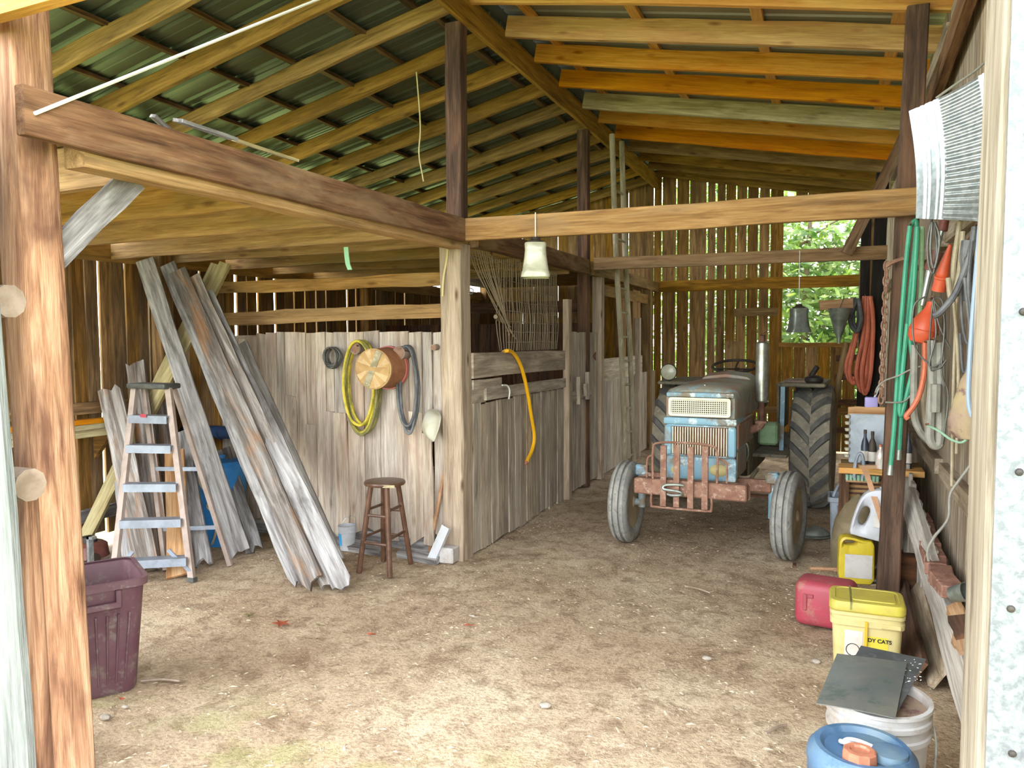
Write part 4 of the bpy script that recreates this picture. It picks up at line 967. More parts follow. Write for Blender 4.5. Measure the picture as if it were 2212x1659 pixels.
# ---- netting in the stall window
mb = MB(); rr = random.Random(3); XN = XS - 0.04
kn = atX(XN, 1078, 690); i = 0; y = 5.50
while y < 7.62:
    top = 2.41 + 0.02 * math.sin(y * 9)
    if y < 6.08:
        t_ = (y - 5.5) / 0.58
        mid = V((XN + 0.03 * rr.random(), y + (kn.y - y) * 0.25, 2.22)); e = V((XN + 0.05, kn.y + (t_ - 0.5) * 0.10, kn.z + rr.uniform(-0.03, 0.05)))
        if i % 3 == 0: e2 = e + V((0.02, rr.uniform(0.05, 0.22), -rr.uniform(0.08, 0.2))); pts = [(XN, y, top), mid, e, e2]
        else: pts = [(XN, y, top), mid, e]
    else:
        sg = 0.12 * max(0, 1 - (y - 6.08) / 0.35)
        pts = [(XN, y, top), (XN + rr.uniform(-.01, .01), y - sg * 0.4, 2.1), (XN + rr.uniform(-.01, .01), y - sg + 0.03, 1.85), (XN, y + rr.uniform(-.01, .01), 1.60)]
    mb.tube(pts, 0.0038, 4, 3); y += rr.uniform(0.038, 0.052); i += 1
for k, z in enumerate((2.405, 2.36, 2.26, 2.15, 2.04, 1.95, 1.86, 1.77, 1.68)):
    y0 = 5.5 if k < 3 else 6.1 + 0.02 * k
    pts = [(XN, y0 + (7.62 - y0) * s / 8, z - (0.05 * math.sin(math.pi * s / 8) if k < 3 else 0) + rr.uniform(-.006, .006)) for s in range(9)]
    mb.tube(pts, 0.0032, 4, 2)
mb.tube([kn + V((0.02, -0.12, 0.02)), kn, kn + V((0.02, 0.14, -0.02))], 0.02, 6)
tag(mb.own('hanging_net', 'net', smooth=0), 'knotted string net hanging and gathered in the stall window', 'net')
# ---- yellow strap over the rail
pts = [V((XS - 0.06, 6.2, 1.58))] + [atX(XS + 0.045, x, y) for x, y in ((1093, 758), (1108, 762), (1125, 790), (1138, 840), (1147, 895), (1154, 940), (1150, 970), (1138, 996))]
t = thing('yellow_hose', 'bright yellow hose draped over the stall rail', 'hose', pts[-1])
MB().tube(pts, 0.017, 8, 5).build('hose_tube', 'brighthose', t)
MB().tube([pts[-1], pts[-1] + V((0.0, -0.03, -0.03))], 0.012, 8, smooth=False).build('hose_end', 'browncap', t)
pts = [atX(XS + 0.04, x, y) for x, y in ((1085, 832), (1096, 833), (1101, 845), (1099, 862))]
tag(MB().tube(pts, 0.007, 6).own('gate_hook', 'whitecord'), 'white hook-shaped cord looped on the lower stall rail', 'hook')
tag(MB().tube([atX(-2.563, x, y) for x, y in ((1015, 622), (1022, 626), (1020, 634), (1013, 634))], 0.005, 6).own('screw_hook', 'galv'), 'small metal hook screwed into the corner post', 'hook')
# ---- hanging lamps
def sq(w, z, r): return [(x, y, z) for x, y in rrect(w, w, r, 4)]
def lamp(name, label, c, s, glass, cap, top):
    t = thing(name, label, 'lamp', c)
    mw = Matrix.Translation(c) @ Matrix.Rotation(math.radians(20), 4, 'Z')
    MB().loft([sq(0.20 * s, 0, 0.03 * s), sq(0.205 * s, 0.015 * s, 0.03 * s), sq(0.185 * s, 0.05 * s, 0.04 * s), sq(0.16 * s, 0.14 * s, 0.035 * s), sq(0.15 * s, 0.19 * s, 0.03 * s), sq(0.155 * s, 0.235 * s, 0.03 * s), sq(0.145 * s, 0.245 * s, 0.03 * s), sq(0.14 * s, 0.2 * s, 0.03 * s), sq(0.175 * s, 0.05 * s, 0.035 * s), sq(0.19 * s, 0.005, 0.03 * s)], False, False).build('glass_shade', glass, t, mw)
    MB().lathe([(0.001, 0.245 * s), (0.06 * s, 0.245 * s), (0.062 * s, 0.256 * s), (0.035 * s, 0.266 * s), (0.03 * s, 0.285 * s), (0.001, 0.29 * s)], n=20).build('cap', cap, t, mw)
    MB().lathe([(0.001, 0.06 * s), (0.03 * s, 0.07 * s), (0.035 * s, 0.12 * s), (0.018 * s, 0.17 * s), (0.018 * s, 0.24 * s)], n=16).build('bulb', 'whiteplastic', t, mw)
    MB().tube([(0, 0, 0.28 * s), (0, 0, top - c.z)], 0.004, 6, smooth=False).build('cord', 'whitecord', t, mw)
c = atY(5.16, 1157, 600); lamp('hanging_lamp', 'cream glass pendant lamp hanging from the front cross beam', c, 1.0, 'glass', 'tdark', 2.6)
c = atY(8.52, 1725, 718); lamp('hanging_lamp', 'dusty pendant lamp hanging in front of the window opening', c, 1.02, 'galvdull', 'tdark', 2.6)
# ---- pole ladder
t = thing('pole_ladder', 'tall pale pole ladder leaning up beside the ridge behind the tractor', 'ladder', (-2.25, 9.0, 0))
ra = []
for y0, tp, bt in ((8.80, (1322, 290), (1350, 985)), (9.16, (1343, 306), (1368, 985))):
    a = atY(y0, *bt); b = atY(y0, *tp); a = b + (a - b) * (b.z / (b.z - a.z)); ra.append((a, b))
    MB().tube([a, a.lerp(b, 0.33) + V((0.01, 0, 0)), a.lerp(b, 0.66) + V((-0.008, 0, 0)), b], 0.032, 10).own('side_pole', 'pole', t)
for k in range(12):
    z = 0.3 + 0.285 * k
    p, q = [a.lerp(b, z / b.z) for a, b in ra]
    MB().tube([p, q], 0.014, 8, smooth=False).build('rung', 'pole', t)
# ================================================================== TRACTOR
TM = Matrix.Translation((-0.905, 6.25, 0)) @ Matrix.Rotation(math.radians(-3.1), 4, 'Z')
tr = thing('tractor', 'old chipped blue farm tractor with a rusty brush guard parked in the bay', 'tractor', (-0.905, 6.25, 0), math.radians(-3.1))
RY = Matrix.Rotation(math.radians(90), 4, 'Y')      # lathe axis z -> x
def front_wheel(x, steer, out):
    mw = TM @ Matrix.Translation((x, 0.0, 0.34)) @ Matrix.Rotation(math.radians(steer), 4, 'Z') @ RY
    w, R = 0.078, 0.34
    prof = [(0.205, -w * 0.75), (0.24, -w), (0.30, -w), (R - 0.022, -w * 0.86), (R - 0.005, -w * 0.66), (R - 0.003, -w * 0.46), (R - 0.022, -w * 0.40), (R - 0.022, -w * 0.24), (R, -w * 0.18), (R, w * 0.18), (R - 0.022, w * 0.24), (R - 0.022, w * 0.40),
            (R - 0.003, w * 0.46), (R - 0.005, w * 0.66), (R - 0.022, w * 0.86), (0.30, w), (0.24, w), (0.205, w * 0.75)]
    ty = MB().lathe(prof, n=56).build('front_tyre', 'ftyre', tr, mw)
    MB().lathe([(0.21, -w * 0.78), (0.205, -w * 0.5), (0.19, -w * 0.2), (0.185, 0.0), (0.12, 0.02), (0.05, 0.01), (0.001, 0.01), ], n=36).build('wheel_rim', 'rimcol', ty, mw)
    MB().lathe([(0.21, w * 0.78), (0.2, w * 0.4), (0.185, 0.004), (0.12, 0.025), (0.06, 0.03), (0.05, 0.06), (0.03, 0.075), (0.001, 0.076)], n=36).build('wheel_disc', 'rimcol', ty, mw)
    MB().lathe([(0.001, -0.09), (0.04, -0.09), (0.05, -0.06), (0.055, 0.0)], n=16).build('hub', 'rustdark', ty, mw)
    for k in range(5):
        a = 2 * math.pi * k / 5
        MB().cyl((0.09 * math.cos(a), 0.09 * math.sin(a), -0.03), (0.09 * math.cos(a), 0.09 * math.sin(a), 0.045), 0.011, n=6).build('wheel_bolt', 'rustdark', ty, mw)
front_wheel(-0.645, 1, -1); front_wheel(0.645, -6, 1)
def rear_wheel(x):
    mw = TM @ Matrix.Translation((x, 2.06, 0.625)) @ RY
    w, R = 0.18, 0.595
    prof = [(0.37, -w * 0.8), (0.42, -w * 1.02), (0.50, -w * 1.05), (0.565, -w * 0.95), (R - 0.006, -w * 0.7), (R, -w * 0.3), (R, w * 0.3), (R - 0.006, w * 0.7), (0.565, w * 0.95), (0.50, w * 1.05), (0.42, w * 1.02), (0.37, w * 0.8)]
    ty = MB().lathe(prof, n=64).build('rear_tyre', 'tyre', tr, mw)
    mb = MB(); nl = 18
    def sp(l, a):                                       # surface point: lateral l (-1..1), angle a
        al = abs(l); rr = R - 0.004 if al < 0.7 else R - 0.004 - 0.03 * (al - 0.7) / 0.25
        return rr, a, l * w
    for side in (-1, 1):
        for k in range(nl):
            a0 = 2 * math.pi * (k + (0.5 if side > 0 else 0)) / nl
            secs = []
            for s in range(5):
                u = s / 4; l = side * (0.03 + 0.95 * u); a = a0 - 0.30 * u ** 0.85
                rr, _, z = sp(l, a); hw = 0.038; h = 0.036 if s < 4 else 0.030
                da = hw / R
                secs.append([((rr - 0.012) * math.cos(a - da * 1.25), (rr - 0.012) * math.sin(a - da * 1.25), z), ((rr - 0.012) * math.cos(a + da * 1.25), (rr - 0.012) * math.sin(a + da * 1.25), z),
                             ((rr + h) * math.cos(a + da * 0.8), (rr + h) * math.sin(a + da * 0.8), z), ((rr + h) * math.cos(a - da * 0.8), (rr + h) * math.sin(a - da * 0.8), z)])
            mb.loft(secs)
    mb.build('tread', 'tread', ty, mw, smooth=30)
    MB().lathe([(0.375, -w * 0.85), (0.36, -w * 0.5), (0.35, 0), (0.36, w * 0.5), (0.375, w * 0.85), (0.39, w * 0.85), (0.39, -w * 0.85)], n=48, closed=True).build('wheel_rim', 'rimcol', ty, mw)
    MB().lathe([(0.36, 0.02), (0.2, -0.05), (0.1, -0.05), (0.09, -0.1), (0.001, -0.1), ], n=36).build('wheel_disc', 'rimcol', ty, mw)
rear_wheel(-0.67); rear_wheel(0.67)
# ---- hood and nose
def hsec(y, w, z0, z1, r=0.07, crown=0.02):
    pts = [(-w, y, z0), (w, y, z0)]
    for i in range(6):
        a = math.radians(90 * i / 5); pts.append((w - r + r * math.cos(a), y, z1 - r + r * math.sin(a)))
    pts.append((0, y, z1 + crown))
    for i in range(6):
        a = math.radians(90 + 90 * i / 5); pts.append((-w + r + r * math.cos(a), y, z1 - r + r * math.sin(a)))
    return pts
hd = MB().loft([hsec(-0.19, 0.235, 1.085, 1.26, 0.05, 0.012), hsec(-0.205, 0.262, 1.085, 1.29, 0.06), hsec(-0.17, 0.275, 1.07, 1.315, 0.07), hsec(0.2, 0.275, 1.07, 1.325, 0.07), hsec(0.85, 0.27, 1.07, 1.335, 0.07), hsec(1.05, 0.262, 1.07, 1.325, 0.07)]).build('hood', 'tblue_rusty', tr, TM, smooth=40)
MB().loft([hsec(0.9, 0.235, 1.2, 1.36, 0.08, 0.02), hsec(1.1, 0.245, 1.05, 1.385, 0.09), hsec(1.32, 0.23, 1.05, 1.37, 0.09)]).build('dash_cowl', 'tblue_rusty', tr, TM, smooth=40)
MB().lathe([(0.001, 0.06), (0.02, 0.06), (0.025, 0.045), (0.02, 0.0)], n=12).build('hood_badge', 'chrome', hd, TM @ Matrix.Translation((0.02, -0.12, 1.318)) @ Matrix.Scale(0.4, 4))
MB().rbox(-0.26, 0.26, -0.232, -0.185, 1.245, 1.285, 0.014, 2).build('hood_lip', 'tblue', hd, TM)
ns = MB().rbox(-0.272, 0.272, -0.20, 0.32, 0.60, 1.085, 0.03, 2).build('nose_shell', 'tblue', tr, TM)
MB().rbox(-0.283, 0.283, -0.226, 0.10, 1.03, 1.088, 0.016, 2).build('nose_band', 'tblue', ns, TM)
# upper cream grille
g = MB(); o, i_ = rrect(0.475, 0.145, 0.022, 4, 0.0, 1.172), rrect(0.435, 0.108, 0.012, 4, 0.0, 1.172)
n = len(o)
ring = [[(x, -0.232, z) for x, z in o], [(x, -0.244, z) for x, z in o], [(x, -0.244, z) for x, z in i_], [(x, -0.232, z) for x, z in i_]]
g.loft(ring, False, False, closed=True)
gr = g.build('upper_grille', 'tcream', tr, TM)
MB().box(-0.23, 0.23, -0.222, -0.205, 1.105, 1.24).build('grille_backing', 'tdark', gr, TM, smooth=0)
mb = MB()
for k in range(27): x = -0.211 + k * 0.0162; mb.box(x - 0.0026, x + 0.0026, -0.236, -0.230, 1.117, 1.227)
for k in range(7): z = 1.125 + k * 0.0157; mb.box(-0.219, 0.219, -0.237, -0.231, z - 0.0026, z + 0.0026)
mb.build('grille_mesh', 'tcream', gr, TM, smooth=0)
# lower slatted grille
lg = MB().box(-0.22, 0.22, -0.206, -0.198, 0.795, 1.015).build('lower_grille', 'rustdark', tr, TM, smooth=0)
for k in range(22):
    x = -0.207 + k * 0.0197
    MB().box(x - 0.0034, x + 0.0034, -0.222, -0.204, 0.80, 1.012).build('grille_slat', 'tcream', lg, TM, smooth=0)
for x in (-0.245, 0.245):
    MB().rbox(x - 0.03, x + 0.03, -0.224, -0.19, 0.79, 1.02, 0.01, 1).build('grille_side', 'tblue', lg, TM)
# lower nose panel, two small lamps
lp = MB().rbox(-0.285, 0.285, -0.235, -0.19, 0.60, 0.785, 0.025, 2).build('lower_nose_panel', 'tblue', tr, TM)
MB().lathe([(0.001, 0.022), (0.03, 0.018), (0.055, 0.006), (0.06, 0.0)], n=20, sx=1.15, sy=0.8).build('lamp_patch', 'paleyellow', lp, TM @ Matrix.Translation((0.15, -0.236, 0.69)) @ Matrix.Rotation(math.radians(90), 4, 'X'))
MB().lathe([(0.001, 0), (0.025, 0.002), (0.03, 0.015)], n=14).build('marker_lamp', 'paleyellow', lp, TM @ Matrix.Translation((-0.18, -0.248, 0.68)) @ Matrix.Rotation(math.radians(90), 4, 'X'))
MB().box(-0.12, 0.13, -0.20, 0.1, 0.52, 0.60).build('front_bracket', 'blueplastic', tr, TM, smooth=0)
# side panels
for s in (-1, 1):
    sp_ = MB().rbox(min(s * 0.255, s * 0.285), max(s * 0.255, s * 0.285), -0.16, 0.62, 0.84, 1.06, 0.012, 1).build('side_panel', 'tblue_rusty', tr, TM)
    MB().box(min(s * 0.284, s * 0.29), max(s * 0.284, s * 0.29), -0.12, 0.6, 1.035, 1.045).build('panel_trim', 'rust', sp_, TM, smooth=0)
    MB().rbox(min(s * 0.25, s * 0.28), max(s * 0.25, s * 0.28), -0.16, 0.30, 0.62, 0.835, 0.012, 1).build('side_panel', 'tblue_rusty', tr, TM)
# engine and drivetrain
eb = MB().rbox(-0.16, 0.16, 0.3, 1.15, 0.48, 1.06, 0.03, 1).build('engine_block', 'tdark', tr, TM)
MB().rbox(0.14, 0.23, 0.5, 0.8, 0.62, 0.8, 0.02, 1).build('fuel_pump', 'tdark', eb, TM)
MB().cyl((0.22, 0.45, 0.55), (0.22, 0.45, 0.8), 0.045, n=16).build('oil_filter', 'tdark', eb, TM)
MB().tube([(0.2, 0.42, 0.6), (0.27, 0.4, 0.7), (0.27, 0.38, 0.82), (0.2, 0.38, 0.85)], 0.009, 6).build('fuel_line', 'chrome', eb, TM)
MB().tube([(0.23, 0.2, 0.5), (0.29, 0.3, 0.52), (0.34, 0.5, 0.6)], 0.016, 8).build('steering_link', 'tgrey', eb, TM)
MB().rbox(-0.2, 0.2, 1.1, 2.2, 0.42, 0.85, 0.05, 2).build('transmission', 'tgrey', tr, TM)
MB().cyl((-0.5, 2.06, 0.625), (0.5, 2.06, 0.625), 0.12, n=18).build('rear_axle', 'tgrey', tr, TM)
MB().rbox(0.25, 0.42, 1.15, 1.35, 0.72, 0.92, 0.02, 1).build('tool_box', 'greenpale', tr, TM)
MB().box(-0.5, -0.2, 1.2, 1.75, 0.60, 0.63).build('footplate', 'tgrey', tr, TM, smooth=0)
MB().box(0.2, 0.5, 1.2, 1.75, 0.60, 0.63).build('footplate', 'tgrey', tr, TM, smooth=0)
# exhaust
mx, my = 0.36, 0.55
mf = MB().lathe([(0.001, 0), (0.04, 0), (0.052, 0.015), (0.054, 0.05), (0.054, 0.47), (0.05, 0.5), (0.03, 0.515), (0.001, 0.515)], n=24).build('muffler', 'chrome', tr, TM @ Matrix.Translation((mx, my, 1.16)))
MB().lathe([(0.024, 0), (0.024, 0.17)], n=16).build('exhaust_pipe', 'rustdark', mf, TM @ Matrix.Translation((mx, my, 1.0)))
MB().lathe([(0.001, 0), (0.022, 0), (0.022, 0.05), (0.03, 0.055), (0.001, 0.06)], n=14).build('exhaust_tip', 'rustdark', mf, TM @ Matrix.Translation((mx + 0.0, my, 1.67)))
MB().add([(-0.03, -0.03, 0), (0.035, -0.03, 0.035), (0.035, 0.03, 0.035), (-0.03, 0.03, 0), (-0.03, -0.03, 0.005), (0.035, -0.03, 0.04), (0.035, 0.03, 0.04), (-0.03, 0.03, 0.005)], [(0, 3, 2, 1), (4, 5, 6, 7), (0, 1, 5, 4), (1, 2, 6, 5), (2, 3, 7, 6), (3, 0, 4, 7)]).build('rain_flap', 'rustdark', mf, TM @ Matrix.Translation((mx + 0.01, my, 1.73)), smooth=0)
MB().box(mx - 0.045, mx + 0.045, my - 0.04, my + 0.04, 0.985, 1.005).build('pipe_flange', 'rust', mf, TM, smooth=0)
MB().tube([(mx, my, 0.99), (mx - 0.02, my - 0.02, 0.955), (mx - 0.1, my - 0.05, 0.92), (mx - 0.2, my - 0.05, 0.9)], 0.034, 10).build('exhaust_elbow', 'rust', mf, TM)
# steering, seat, dash
MB().tube([(0, 1.25, 1.25), (0, 1.55, 1.40)], 0.02, 10, smooth=False).build('steering_column', 'tdark', tr, TM)
Xw = TM @ Matrix.Translation((-0.03, 1.58, 1.43)) @ Matrix.Rotation(math.radians(14), 4, 'X')
sw = MB().tube([(0.215 * math.cos(a), 0.215 * math.sin(a), 0) for a in [2 * math.pi * k / 24 for k in range(24)]], 0.014, 8, 2, closed=True).build('steering_wheel', 'tdark', tr, Xw)
for k in range(3):
    a = math.radians(90 + 120 * k)
    MB().tube([(0, 0, -0.03), (0.21 * math.cos(a), 0.21 * math.sin(a), 0)], 0.008, 6, smooth=False).build('wheel_spoke', 'tdark', sw, Xw)
MB().rbox(-0.2, 0.2, 1.95, 2.3, 0.98, 1.06, 0.03, 2).rbox(-0.2, 0.2, 2.26, 2.34, 1.04, 1.3, 0.03, 2).build('seat', 'tdark', tr, TM)
# fenders with lamps
for s in (-1, 1):
    fe = MB().rbox(min(s * 0.36, s * 0.80), max(s * 0.36, s * 0.80), 1.55, 2.55, 1.235, 1.27, 0.012, 1).build('fender', 'tgrey', tr, TM)
    MB().rbox(min(s * 0.36, s * 0.385), max(s * 0.36, s * 0.385), 1.6, 2.5, 0.78, 1.25, 0.008, 1).build('fender_side', 'tgrey', fe, TM)
    MB().add([(s * 0.40, 1.5, 0.62), (s * 0.44, 1.5, 0.62), (s * 0.44, 1.56, 1.24), (s * 0.40, 1.56, 1.24), (s * 0.40, 1.54, 0.62), (s * 0.44, 1.54, 0.62), (s * 0.44, 1.6, 1.24), (s * 0.40, 1.6, 1.24)], [(0, 1, 2, 3), (4, 7, 6, 5), (0, 4, 5, 1), (3, 2, 6, 7), (0, 3, 7, 4), (1, 5, 6, 2)]).build('fender_bracket', 'tblue', fe, TM, smooth=0)
hl = MB().lathe([(0.001, -0.07), (0.04, -0.065), (0.075, -0.02), (0.088, 0.0), (0.085, 0.008), (0.078, 0.006)], n=28).build('headlight', 'tdark', tr, TM @ Matrix.Translation((-0.70, 1.62, 1.36)) @ Matrix.Rotation(math.radians(90), 4, 'X'))
MB().lathe([(0.078, 0.006), (0.05, 0.018), (0.001, 0.024)], n=28).build('headlight_lens', 'glass', hl, TM @ Matrix.Translation((-0.70, 1.62, 1.36)) @ Matrix.Rotation(math.radians(90), 4, 'X'))
MB().cyl((-0.70, 1.66, 1.27), (-0.70, 1.66, 1.31), 0.015, n=8).build('headlight_stem', 'tdark', hl, TM)
fl = MB().lathe([(0.001, 0), (0.07, 0), (0.085, 0.02), (0.085, 0.05), (0.05, 0.07), (0.001, 0.075)], n=22).build('fender_lamp', 'tdark', tr, TM @ Matrix.Translation((0.69, 1.66, 1.272)))
MB().cyl((0.66, 1.66, 1.33), (0.72, 1.63, 1.43), 0.025, n=10).build('lamp_stem', 'tdark', fl, TM)
MB().rbox(0.42, 0.62, 1.7, 2.0, 1.27, 1.29, 0.006, 1).build('fender_rag', 'sack', tr, TM)
# front axle
MB().rbox(-0.52, 0.52, -0.03, 0.06, 0.50, 0.60, 0.015, 1).build('front_axle', 'rust', tr, TM)
for s in (-1, 1):
    MB().cyl((s * 0.52, 0.015, 0.30), (s * 0.52, 0.015, 0.64), 0.032, n=14).rbox(s * 0.52 - 0.05, s * 0.52 + 0.05, -0.04, 0.07, 0.57, 0.66, 0.015, 1).cyl((s * 0.52, 0.015, 0.34), (s * 0.6, 0.0, 0.34), 0.03, n=12).build('spindle', 'tblue', tr, TM)
    MB().tube([(s * 0.5, 0.16, 0.44), (0, 0.17, 0.44)], 0.014, 8, smooth=False).build('tie_rod', 'rustdark', tr, TM)
MB().cyl((0.34, -0.02, 0.44), (0.34, -0.02, 0.55), 0.02, n=10).build('grease_fitting', 'rust', tr, TM)
# brush guard
bg_ = MB().rbox(-0.44, 0.40, -0.50, -0.38, 0.515, 0.635, 0.01, 1).build('bumper', 'rust', tr, TM)
for k, x in enumerate((-0.205, -0.105, 0.0, 0.105)):
    MB().box(x - 0.022, x + 0.022, -0.525, -0.505, 0.44, 0.90 + 0.01 * (k % 2)).build('guard_bar', 'rust', bg_, TM, smooth=0)
def rt(pts, r=0.009): return MB().tube([V(p) for p in pts], r, 7, 4)
rt([(-0.29, -0.5, 0.64), (-0.29, -0.5, 0.86), (-0.25, -0.5, 0.915), (-0.05, -0.5, 0.925), (0.14, -0.5, 0.915), (0.19, -0.5, 0.86), (0.19, -0.5, 0.64)]).build('guard_frame', 'rust', bg_, TM)
rt([(-0.345, -0.47, 0.64), (-0.345, -0.47, 0.76), (-0.33, -0.47, 0.80), (-0.29, -0.48, 0.82)], 0.008).build('guard_frame', 'rust', bg_, TM)
rt([(0.255, -0.47, 0.64), (0.255, -0.47, 0.76), (0.24, -0.47, 0.80), (0.19, -0.48, 0.82)], 0.008).build('guard_frame', 'rust', bg_, TM)
rt([(-0.30, -0.5, 0.53), (-0.30, -0.5, 0.44), (-0.26, -0.5, 0.425), (0.10, -0.5, 0.425), (0.15, -0.5, 0.44), (0.15, -0.5, 0.53)]).build('guard_frame', 'rust', bg_, TM)
sh_ = MB().tube([(-0.05, -0.525, 0.61), (-0.1, -0.54, 0.615), (-0.185, -0.545, 0.605), (-0.195, -0.55, 0.575), (-0.12, -0.55, 0.567), (-0.07, -0.55, 0.56), (-0.06, -0.545, 0.54), (-0.13, -0.54, 0.53), (-0.17, -0.53, 0.535)], 0.011, 7, 4).build('tow_hook', 'galvdull', bg_, TM)
# ================================================================== TOOL SIDE
# ---- blue can in the very front
c = atZ(0.40, 1862, 1608); c.z = 0
t = thing('fuel_can', 'round blue-grey can with a brown screw cap at the front edge', 'can', c)
mw = Matrix.Translation(c) @ Matrix.Rotation(math.radians(-22), 4, 'Z')
MB().lathe([(0.001, 0), (0.145, 0), (0.155, 0.012), (0.160, 0.05), (0.157, 0.06), (0.160, 0.07), (0.163, 0.33), (0.167, 0.345), (0.162, 0.375), (0.142, 0.398), (0.125, 0.398), (0.112, 0.383), (0.001, 0.380)], n=48).build('can_body', 'bluecan', t, mw)
MB().add([(0.10 * math.cos(a), 0.04 + 0.05 * math.sin(a), 0.3815) for a in [math.pi * k / 10 for k in range(11)]] + [(0, 0.04, 0.3815)], [(k, k + 1, 11) for k in range(10)]).build('rusty_top', 'rustdark', t, mw, smooth=0)
cp = MB(); oc = [[(r * math.cos(2 * math.pi * k / 10), r * math.sin(2 * math.pi * k / 10), z) for k in range(10)] for r, z in ((0.05, 0), (0.052, 0.004), (0.050, 0.036), (0.044, 0.040), (0.030, 0.040), (0.026, 0.033))]
cp.loft(oc).build('screw_cap', 'browncap', t, mw @ Matrix.Translation((0.02, -0.075, 0.381)), smooth=20)
MB().lathe([(0.05, 0), (0.055, 0.005), (0.052, 0.03), (0.001, 0.035)], n=20).build('vent_boss', 'bluecan', t, mw @ Matrix.Translation((0.085, -0.0, 0.381)))
MB().tube([(-0.06, 0.0, 0.385), (-0.055, -0.022, 0.398), (0.0, -0.03, 0.405), (0.05, -0.018, 0.40), (0.062, 0.004, 0.392), (0.03, 0.018, 0.394), (-0.02, 0.02, 0.396), (-0.05, 0.014, 0.392)], 0.008, 8, 4, closed=True).build('carry_handle', 'whiteplastic', t, mw)
# ---- white bucket with two dark sheets on top
c = atZ(0.42, 1897, 1502); c.z = 0
t = thing('bucket', 'large dirty white plastic bucket under the dark metal sheets', 'bucket', c)
pail(t, Matrix.Translation(c), 0.145, 0.168, 0.42, 'dirtywhite')
MB().lathe([(0.001, 0), (0.15, 0.0), (0.158, 0.004)], n=32).build('bucket_contents', 'sack', t, Matrix.Translation(c + V((0, 0, 0.385))))
MB().tube([(0.172, -0.02, 0.36), (0.18, -0.05, 0.3), (0.172, -0.08, 0.2), (0.15, -0.1, 0.14)], 0.003, 6).build('bail_handle', 'galv', t, Matrix.Translation(c))
def sheet(name, label, pts, z, th, mat, wave):
    P = [atZ(z, *q) for q in pts]; o = sum(P, V()) / 4; vs = []; fs = []; n = 8
    for s in (0, 1):
        for j in range(n + 1):
            for i in range(n + 1):
                u, v = i / n, j / n
                p = P[0].lerp(P[1], u).lerp(P[3].lerp(P[2], u), v) - o
                vs.append((p.x, p.y, wave * math.sin(math.pi * u) * math.sin(2.5 * v) + (th if s else 0)))
    k = (n + 1) ** 2
    for j in range(n):
        for i in range(n):
            a = j * (n + 1) + i; fs += [(a, a + n + 1, a + n + 2, a + 1), (k + a, k + a + 1, k + a + n + 2, k + a + n + 1)]
    ed = [j for j in range(n + 1)] + [(j + 1) * (n + 1) - 1 for j in range(1, n + 1)] + [n * (n + 1) + j for j in range(n - 1, -1, -1)] + [j * (n + 1) for j in range(n - 1, 0, -1)]
    for a, b in zip(ed, ed[1:] + ed[:1]): fs.append((a, b, k + b, k + a))
    return tag(MB().add(vs, fs).build(name, mat, None, Matrix.Translation(o), smooth=40), label, 'metal sheet', 'sheets on the white bucket')
s2 = sheet('metal_sheet', 'white-speckled dark sheet lying underneath on the white bucket', [(1860, 1396), (2000, 1425), (1940, 1536), (1800, 1500)], 0.428, 0.003, 'sheet2', 0.0)
s1 = sheet('metal_sheet', 'smeared dark sheet lying on top on the white bucket', [(1808, 1413), (1959, 1432), (1934, 1553), (1763, 1521)], 0.440, 0.003, 'sheet', 0.006)
rs = random.Random(5)
for k in range(24):
    q = atZ(0.4316, rs.uniform(1955, 1990), rs.uniform(1424, 1475)); r_ = rs.uniform(0.002, 0.005)
    MB().lathe([(0.001, 0.001), (r_, 0)], q, n=6).build('paint_speck', 'whitecord', s2)
